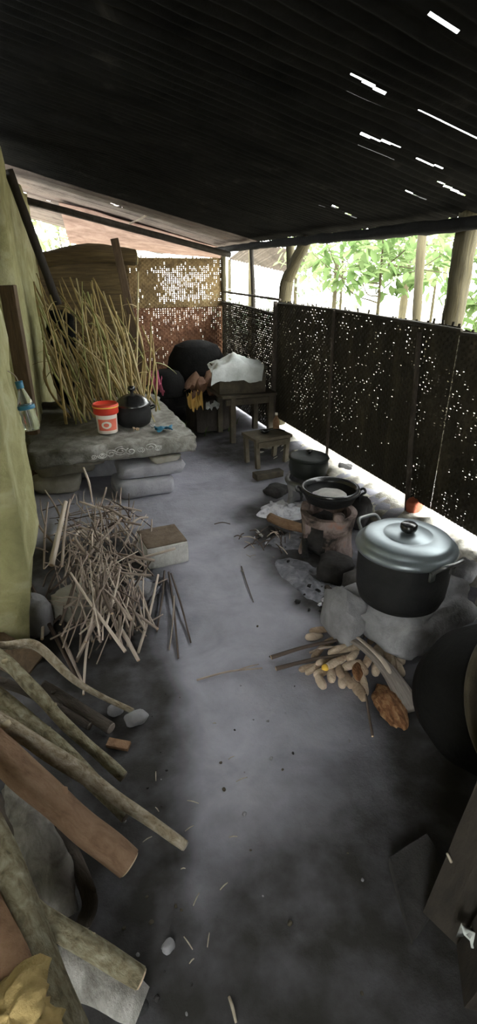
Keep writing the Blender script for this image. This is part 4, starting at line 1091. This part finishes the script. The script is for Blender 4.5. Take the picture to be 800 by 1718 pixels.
# ================================================================== DARK CORNER (near, right)
# large blackened cauldron lying on its side
cc = G(775, 1200, .26); cc = AT(828, 1195, 1.75); cc.z = .262
ax = Vector((.10, -.78, .55)).normalized(); q = ax.to_track_quat('Z', 'Y').to_matrix()
rt = thing('cauldron', 'big soot-black cauldron tipped on its side in the dark corner', 'cauldron', (cc.x, cc.y, 0))
mb = MB(); lathe(mb, cc, [(0, -.26), (.10, -.25), (.18, -.20), (.235, -.10), (.25, .0), (.24, .09), (.228, .13), (.21, .13), (.222, .08), (.23, 0), (.215, -.09), (.16, -.18), (0, -.235)], 56, q); mb.build('body', 'soot', rt)
mb = MB(); lathe(mb, cc, [(.225, .115), (.262, .122), (.268, .134), (.262, .145), (.225, .142), (.215, .13)], 56, q); mb.build('rim', 'wood_table', rt)
# broken slab and boards
P4 = [G(653, 1438, .05), G(716, 1398, .06), G(742, 1440, .05), G(725, 1530, .02), G(692, 1580, .015)]
mb = MB(); n_ = len(P4); V = P4+[p-Vector((0, 0, .03)) for p in P4]
Fs = [tuple(range(n_))[::-1], tuple(range(n_, 2*n_))]+[(k, (k+1) % n_, n_+(k+1) % n_, n_+k) for k in range(n_)]
mb.add(V, Fs, False); tag(mb.build('broken_slab', 'stone_sooty'), 'dark flat broken slab lying on the floor by the boards', 'slab')
plank('board', 'old wooden board leaning at the right edge, lit on its edge', 'board', G(752, 1560, .03), G(900, 1240, .72), .13, .03, 'wood_black', 65, seed=4)
plank('board', 'second wooden board leaning in front, by the white rag', 'board', G(782, 1640, .03), G(960, 1380, .70), .12, .03, 'wood_black', 60, seed=6)
scrap('rag', 'small white rag at the edge of the leaning boards', 'rag', G(808, 1590, .12), .08, .07, .09, 'sack_white', 3)
mb = MB(); tube(mb, [G(750, 1432, .3), G(757, 1446, .28)], [.003, .004], 4, 6); tag(mb.build('wood_splinter', 'straw'), 'pale splinter sticking from the leaning board', 'chip')

# ================================================================== BACK CORNER
# low table with box and sack
tx0, tx1, ty0, ty1, th = 1.52, 2.08, 4.62, 5.12, .47
rt = thing('low_table', 'low dark wooden table with four legs by the fence end', 'table', ((tx0+tx1)/2, (ty0+ty1)/2, 0))
mb = MB(); box(mb, ((tx0+tx1)/2, (ty0+ty1)/2, th-.015), (tx1-tx0, ty1-ty0, .03), None, .2, .003, 1, 6); mb.build('tabletop', 'wood_table', rt)
for x in (tx0+.12, tx1-.05):
    for y in (ty0+.05, ty1-.05):
        mb = MB(); box(mb, (x, y, (th-.03)/2), (.055, .055, th-.03), None, .12, .002, 1, 3); mb.build('leg', 'wood_table', rt)
mb = MB(); box(mb, ((tx0+tx1)/2, ty0+.04, th-.07), (tx1-tx0-.1, .02, .06), None, .12); mb.build('apron', 'wood_table', rt)
rt = thing('storage_box', 'dark olive storage box on the low table', 'box', (1.78, 4.85, th))
bx = (1.76, 4.85, th+.115)
mb = MB(); box(mb, bx, (.46, .34, .23), rz(-4), .06, .004, 1, 5); mb.build('body', 'wood_table', rt)
mb = MB(); box(mb, (bx[0], bx[1], th+.238), (.48, .36, .02), rz(-4), .2, .003, 1, 5); mb.build('lid', 'wood_table', rt)
# white sack draped on it
mb = MB(); V, Fs = [], []; n_ = 22
for s in (0, 1):
    for j in range(n_+1):
        for i in range(n_+1):
            u, v = i/n_-.5, j/n_-.5
            x = bx[0]-.04+(u*.50+v*.10)*1.0; y = bx[1]-.06+v*.52-u*.05
            over = max(0, (bx[1]-.18)-y); yy = max(y, bx[1]-.195-over*.15)
            z = th+.262+.10*math.exp(-((u+.02)/.22)**2-((v-.05)/.3)**2)+.03*fbm(Vector((u*5, v*5, 2)), 2)-over*.9
            if u < -.35: z -= (-.35-u)*.3
            V.append((x, yy, z-(.004 if s == 0 else 0)))
for s in (0, 1):
    for j in range(n_):
        for i in range(n_):
            a = s*(n_+1)**2+j*(n_+1)+i; f = (a, a+1, a+n_+2, a+n_+1); Fs.append(f if s else f[::-1])
mb.add(V, Fs); tag(mb.build('plastic_sack', 'sack_white'), 'crumpled white plastic sack draped over the dark box', 'sack')
# black cauldrons upside down
def upturned(p, r, h, label, m='soot'):
    rt = thing('cauldron', label, 'cauldron', p); mb = MB()
    lathe(mb, p, [(r*.9, 0), (r*1.03, .005), (r*1.03, .03), (r*.98, .04), (r*1.0, h*.35), (r*.92, h*.65), (r*.7, h*.9), (r*.35, h*.99), (0, h)], 44); mb.build('body', m, rt)
    for s in (0, math.pi): pot_handle(Vector(p), R(-30)+s, r*.98, h*.3, rt, w=.06, m=m, out=.05, rise=-.01)
    mb = MB(); lathe(mb, p, [(r*1.02, .0), (r*1.06, .01), (r*1.02, .024)], 44); mb.build('rim', m, rt)
mb = MB(); box(mb, (1.36, 5.75, .17), (.95, .6, .34), rz(3), .08, .02, 3, 8); tag(mb.build('stone_ledge', 'stone_sooty'), 'blackened stone ledge carrying the cauldrons in the back corner', 'ledge')
p = AY(331, 640, 5.72); upturned((p.x, p.y, .345), .33, .50, 'largest soot-black cauldron upside down before the back wall')
p = AY(283, 640, 5.55); upturned((p.x-.05, p.y-.1, .345), .20, .26, 'smaller soot-black cauldron left of the largest one')
p = AY(345, 655, 5.2)
mb = MB(); V, Fs = [], []
husk_p = Vector((p.x, 5.2, .38))
scrap('cloth_sack', 'brown crumpled sack heaped in front of the black cauldrons', 'sack', (p.x+.03, 5.22, .36), .42, .30, .2, 'sack_brown', 5, 10, ny=16)
mb = MB(); box(mb, (p.x+.02, 5.22, .18), (.4, .3, .34), rz(8), .1, .02, 5, 6); tag(mb.build('crate', 'wood_black'), 'blackened crate under the brown sack', 'crate')
scrap('plastic_bag', 'yellow-orange plastic bag hanging below the brown sack', 'bag', AY(328, 690, 5.02), .15, .05, .22, 'bag_yellow', 8, ny=12)
scrap('plastic_bag', 'small white crumpled bag beside the yellow one', 'bag', AY(357, 688, 5.0), .12, .06, .10, 'sack_white', 11, ny=10)
scrap('cloth_rag', 'pink rag hanging at the edge of the dry stalks', 'rag', Vector((AY(263, 650, 5.0).x, 5.0, zt+.012)), .11, .08, .22, 'cloth_pink', 13, ny=10)
# greens on the ground
mb = MB(); rr = random.Random(8)
for k in range(150):
    p = G(rr.gauss(335, 22), rr.gauss(712, 8), 0); a = rr.uniform(0, 6.3); l = rr.uniform(.05, .14); d = Vector((math.cos(a)*.5, math.sin(a)*.5, 1)).normalized()*l; s = Vector((-math.sin(a), math.cos(a), 0))*.006
    mb.add([p-s, p+s, p+d*.6+s*.8, p+d*.6-s*.8, p+d+Vector((math.cos(a), math.sin(a), -.3))*l*.3], [(0, 1, 2, 3), (3, 2, 4)])
tag(mb.build('grass_tuft', 'grass'), 'green grass and weeds growing beside the slab end', 'grass', kind='stuff')
# stool
p = G(464, 790, 0)
sx, sy = 1.72, 4.02
rt = thing('wooden_stool', 'small worn wooden bench stool by the fence behind the stoves', 'stool', (sx, sy, 0))
q = rz(8); hz = .27
mb = MB(); box(mb, (sx, sy, hz-.015), (.36, .26, .03), q, .2, .004, 2, 6); mb.build('seat', 'wood_stool', rt)
for s in (-1, 1):
    for t in (-1, 1):
        mb = MB(); c = Vector((sx, sy, (hz-.03)/2))+q @ Vector((s*.145, t*.095, 0)); box(mb, c, (.04, .04, hz-.03), q @ Matrix.Rotation(R(4*s), 3, 'Y'), .15, .002, s, 3); mb.build('leg', 'wood_stool', rt)
mb = MB(); box(mb, Vector((sx, sy, hz-.06))+q @ Vector((0, -.115, 0)), (.30, .016, .05), q, .12); mb.build('apron', 'wood_stool', rt)
p = Vector((1.78, 4.03, hz))
rt = thing('ladle', 'dark ladle lying across the wooden stool', 'ladle', p)
mb = MB(); lathe(mb, p+Vector((-.08, -.01, .002)), [(0, 0), (.03, .004), (.045, .02), (.047, .024), (.042, .024), (.028, .008), (0, .005)], 24); mb.build('bowl', 'pot_gloss', rt)
mb = MB(); tube(mb, [p+Vector((-.04, -.01, .024)), p+Vector((.02, -.02, .028)), p+Vector((.10, -.03, .01))], [.005, .005], 10, 7); mb.build('shaft', 'pot_gloss', rt)
p = Vector((1.80, 4.1, hz)); p = AY(463, 715, 4.1); p.z = hz
rt = thing('bottle', 'small brown bottle standing at the back of the stool', 'bottle', p)
mb = MB(); lathe(mb, p, [(0, 0), (.025, .001), (.028, .01), (.028, .08), (.012, .115), (.011, .135), (.0, .136)], 24); mb.build('body', 'bark_red' and 'wood_split', rt)
mb = MB(); lathe(mb, p, [(.013, .128), (.013, .146), (0, .147)], 20); mb.build('cap', 'plastic_white', rt)
a, b = G(427, 800, .03), G(472, 792, .03)
plank('wood_billet', 'short squared wood billet lying in front of the stool', 'wood', a, b, .09, .055, 'wood_table', 0, .006)

# bottle hung on the wall
a, b = AY(24, 645, 2.42), AY(47, 722, 2.40)
a.x += .02; b.x += .02
d = (b-a); q = d.normalized().to_track_quat('Z', 'Y').to_matrix(); L_ = d.length
rt = thing('plastic_bottle', 'empty clear plastic bottle hung neck-up on the left mud wall', 'bottle', (a.x, a.y, a.z))
rb_ = .034
mb = MB(); lathe(mb, a, [(.013, 0), (.013, .02), (.016, .03), (rb_*.9, .075), (rb_, .09), (rb_*.93, .105), (rb_, .12), (rb_*.93, .135), (rb_, .15), (rb_, L_-.015), (rb_*.85, L_), (0, L_-.012)], 28, q); mb.build('body', 'clear_plastic', rt)
mb = MB(); lathe(mb, a, [(rb_+.001, L_*.45), (rb_+.002, L_*.455), (rb_+.002, L_*.53), (rb_+.001, L_*.535)], 28, q); mb.build('label_band', 'plastic_blue', rt)
mb = MB(); lathe(mb, a, [(.015, .018), (.016, 0), (.016, -.012), (0, -.013)], 20, q); mb.build('cap', 'plastic_blue', rt)
mb = MB(); tube(mb, [a+Vector((0, 0, 0)), a+Vector((-.015, 0, .04)), a+Vector((-.06, .0, .07))], .0025, 8, 5); mb.build('string', 'straw', rt)

# ================================================================== OUTSIDE
def tree(name, label, cat, base, crown, n, leafm, lsize, seed, trunk=True, tr=.05, group=None):
    rr = random.Random(seed); base = Vector(base)
    rt = thing(name, label, cat, base, group)
    cx, cy, cz, rx, ry, rz_ = crown; C0 = Vector((cx, cy, cz))
    if trunk:
        mb = MB(); tube(mb, [base, base.lerp(C0, .6)+Vector((.05, .05, 0)), C0+Vector((0, 0, rz_*.5))], [tr, tr*.8, tr*.35], 18, 8, .1, seed)
        for k in range(7):
            d = Vector((rr.uniform(-1, 1)*rx, rr.uniform(-1, 1)*ry, rr.uniform(-.6, .8)*rz_)); s = base.lerp(C0, .7+.04*k)
            tube(mb, [s, s+d*.45+Vector((0, 0, .05)), C0+d*.85], [tr*.4, tr*.28, tr*.12], 10, 6, .1, k)
        mb.build('trunk', 'trunk_pale', rt)
    mb = MB()
    for k in range(n):
        while True:
            d = Vector((rr.uniform(-1, 1), rr.uniform(-1, 1), rr.uniform(-1, 1)))
            if d.length < 1: break
        p = C0+Vector((d.x*rx, d.y*ry, d.z*rz_))
        if noise.noise(p*2.2+Vector((seed, 0, 0))) < -.12: continue
        l = lsize*rr.uniform(.6, 1.25); ax = Vector((rr.uniform(-1, 1), rr.uniform(-1, 1), rr.uniform(-1.1, .2))).normalized()
        sd = ax.cross(Vector((rr.uniform(-.4, .4), rr.uniform(-.4, .4), 1))).normalized()*l*.24; nn = sd.cross(ax).normalized()*l*.06
        V = [p, p+ax*l*.35+sd*.9+nn, p+ax*l*.7+sd*.8+nn, p+ax*l, p+ax*l*.7-sd*.8+nn, p+ax*l*.35-sd*.9+nn, p+ax*l*.35, p+ax*l*.7]
        mb.add(V, [(0, 1, 6), (1, 2, 7, 6), (2, 3, 7), (0, 6, 5), (6, 7, 4, 5), (7, 3, 4)])
    mb.build('foliage', leafm, rt); return rt
def out(px, py, t): return AT(px, py, t)
def tr_at(px, py, t, rx, rz_, n, m, ls, seed, label, name='tree', cat='tree', tr=.024, trunk=True):
    p = out(px, py, t); return tree(name, label, cat, (p.x+.1, p.y+.1, .05), (p.x, p.y, p.z, rx, rx, rz_), n, m, ls, seed, trunk, tr)
tr_at(640, 425, 5.6, .75, .42, 620, 'leaf_green', .17, 1, 'broad-leaved tree with big green leaves hanging just outside the fence')
tr_at(575, 405, 7.5, .95, .65, 900, 'leaf_yellow', .17, 2, 'yellow-green tree beyond the neighbouring roof end')
tr_at(740, 400, 7.2, .95, .55, 700, 'leaf_yellow', .17, 3, 'sunlit tree crown between the slim trunk and thick post')
tr_at(835, 470, 6.0, .75, .75, 700, 'leaf_green', .2, 4, 'green shrub outside beyond the thick post', 'shrub', 'shrub')
tr_at(560, 460, 9.5, .8, .6, 420, 'leaf_pale', .17, 5, 'pale hazy bush low behind the fence top', 'shrub', 'shrub')
tr_at(690, 385, 10.5, 2.4, .9, 1300, 'leaf_pale', .24, 6, 'large hazy tree far behind the nearer crowns', tr=.09)
tr_at(95, 385, 10, .9, .6, 520, 'leaf_yellow', .2, 7, 'bright tree seen through the gap above the back matting')
tr_at(400, 520, 12, 1.0, .7, 420, 'leaf_pale', .2, 9, 'pale bush beyond the back corner', 'shrub', 'shrub')
# neighbouring tin roof
rt = thing('lean_to', 'neighbouring open lean-to with rusty tin roof behind the fence', 'shed', (3.6, 8.0, 0))
mb = MB(); V, Fs = [], []
c0, c1 = AT(395, 408, 8.3), AT(566, 434, 8.3); c2, c3 = AT(400, 452, 10.6), AT(520, 440, 10.8)
r0, r1 = AT(420, 406, 9.6), AT(566, 432, 8.0)
e_ = Vector((.35, 2.4, -.28))
nx, ny = 60, 12
for j in range(ny+1):
    for i in range(nx+1):
        p = r0.lerp(r1, i/nx)+e_*(j/ny)*.9; p.z += .02*math.sin(i/nx*2*math.pi*22); V.append(p)
for j in range(ny):
    for i in range(nx):
        a = j*(nx+1)+i; Fs.append((a, a+nx+1, a+nx+2, a+1))
mb.add(V, Fs); mb.build('tin_roof', 'old_tin', rt)
for p in (r0, r1, r0+e_*.85, r1+e_*.85):
    mb = MB(); tube(mb, [(p.x, p.y, .0), (p.x, p.y, p.z-.02)], [.04, .035], 8, 8, .05); mb.build('post', 'trunk_pale', rt)

# ================================================================== LIGHT, CAMERA
w = bpy.data.worlds.new('sky'); SC.world = w; w.use_nodes = True
bg = w.node_tree.nodes['Background']; bg.inputs['Color'].default_value = (.97, 1.0, .98, 1); bg.inputs['Strength'].default_value = 15.0
cam = bpy.data.cameras.new('camera'); co = bpy.data.objects.new('camera', cam); COL.objects.link(co)
cam.sensor_fit = 'VERTICAL'; cam.sensor_height = 36; cam.lens = 36*F/1718
cam.clip_start = .02; cam.clip_end = 100
co.location = CAM; co.rotation_euler = (R(90)-PITCH, 0, -YAW)
SC.camera = co
vs = SC.view_settings
vs.view_transform = 'Standard'; vs.look = 'None'; vs.gamma = 1; vs.use_curve_mapping = False; vs.exposure = 0.0
SC.cycles.max_bounces = 10; SC.cycles.diffuse_bounces = 6; SC.cycles.transparent_max_bounces = 12
SC.cycles.use_denoising = True
SC.cycles.sample_clamp_indirect = 6
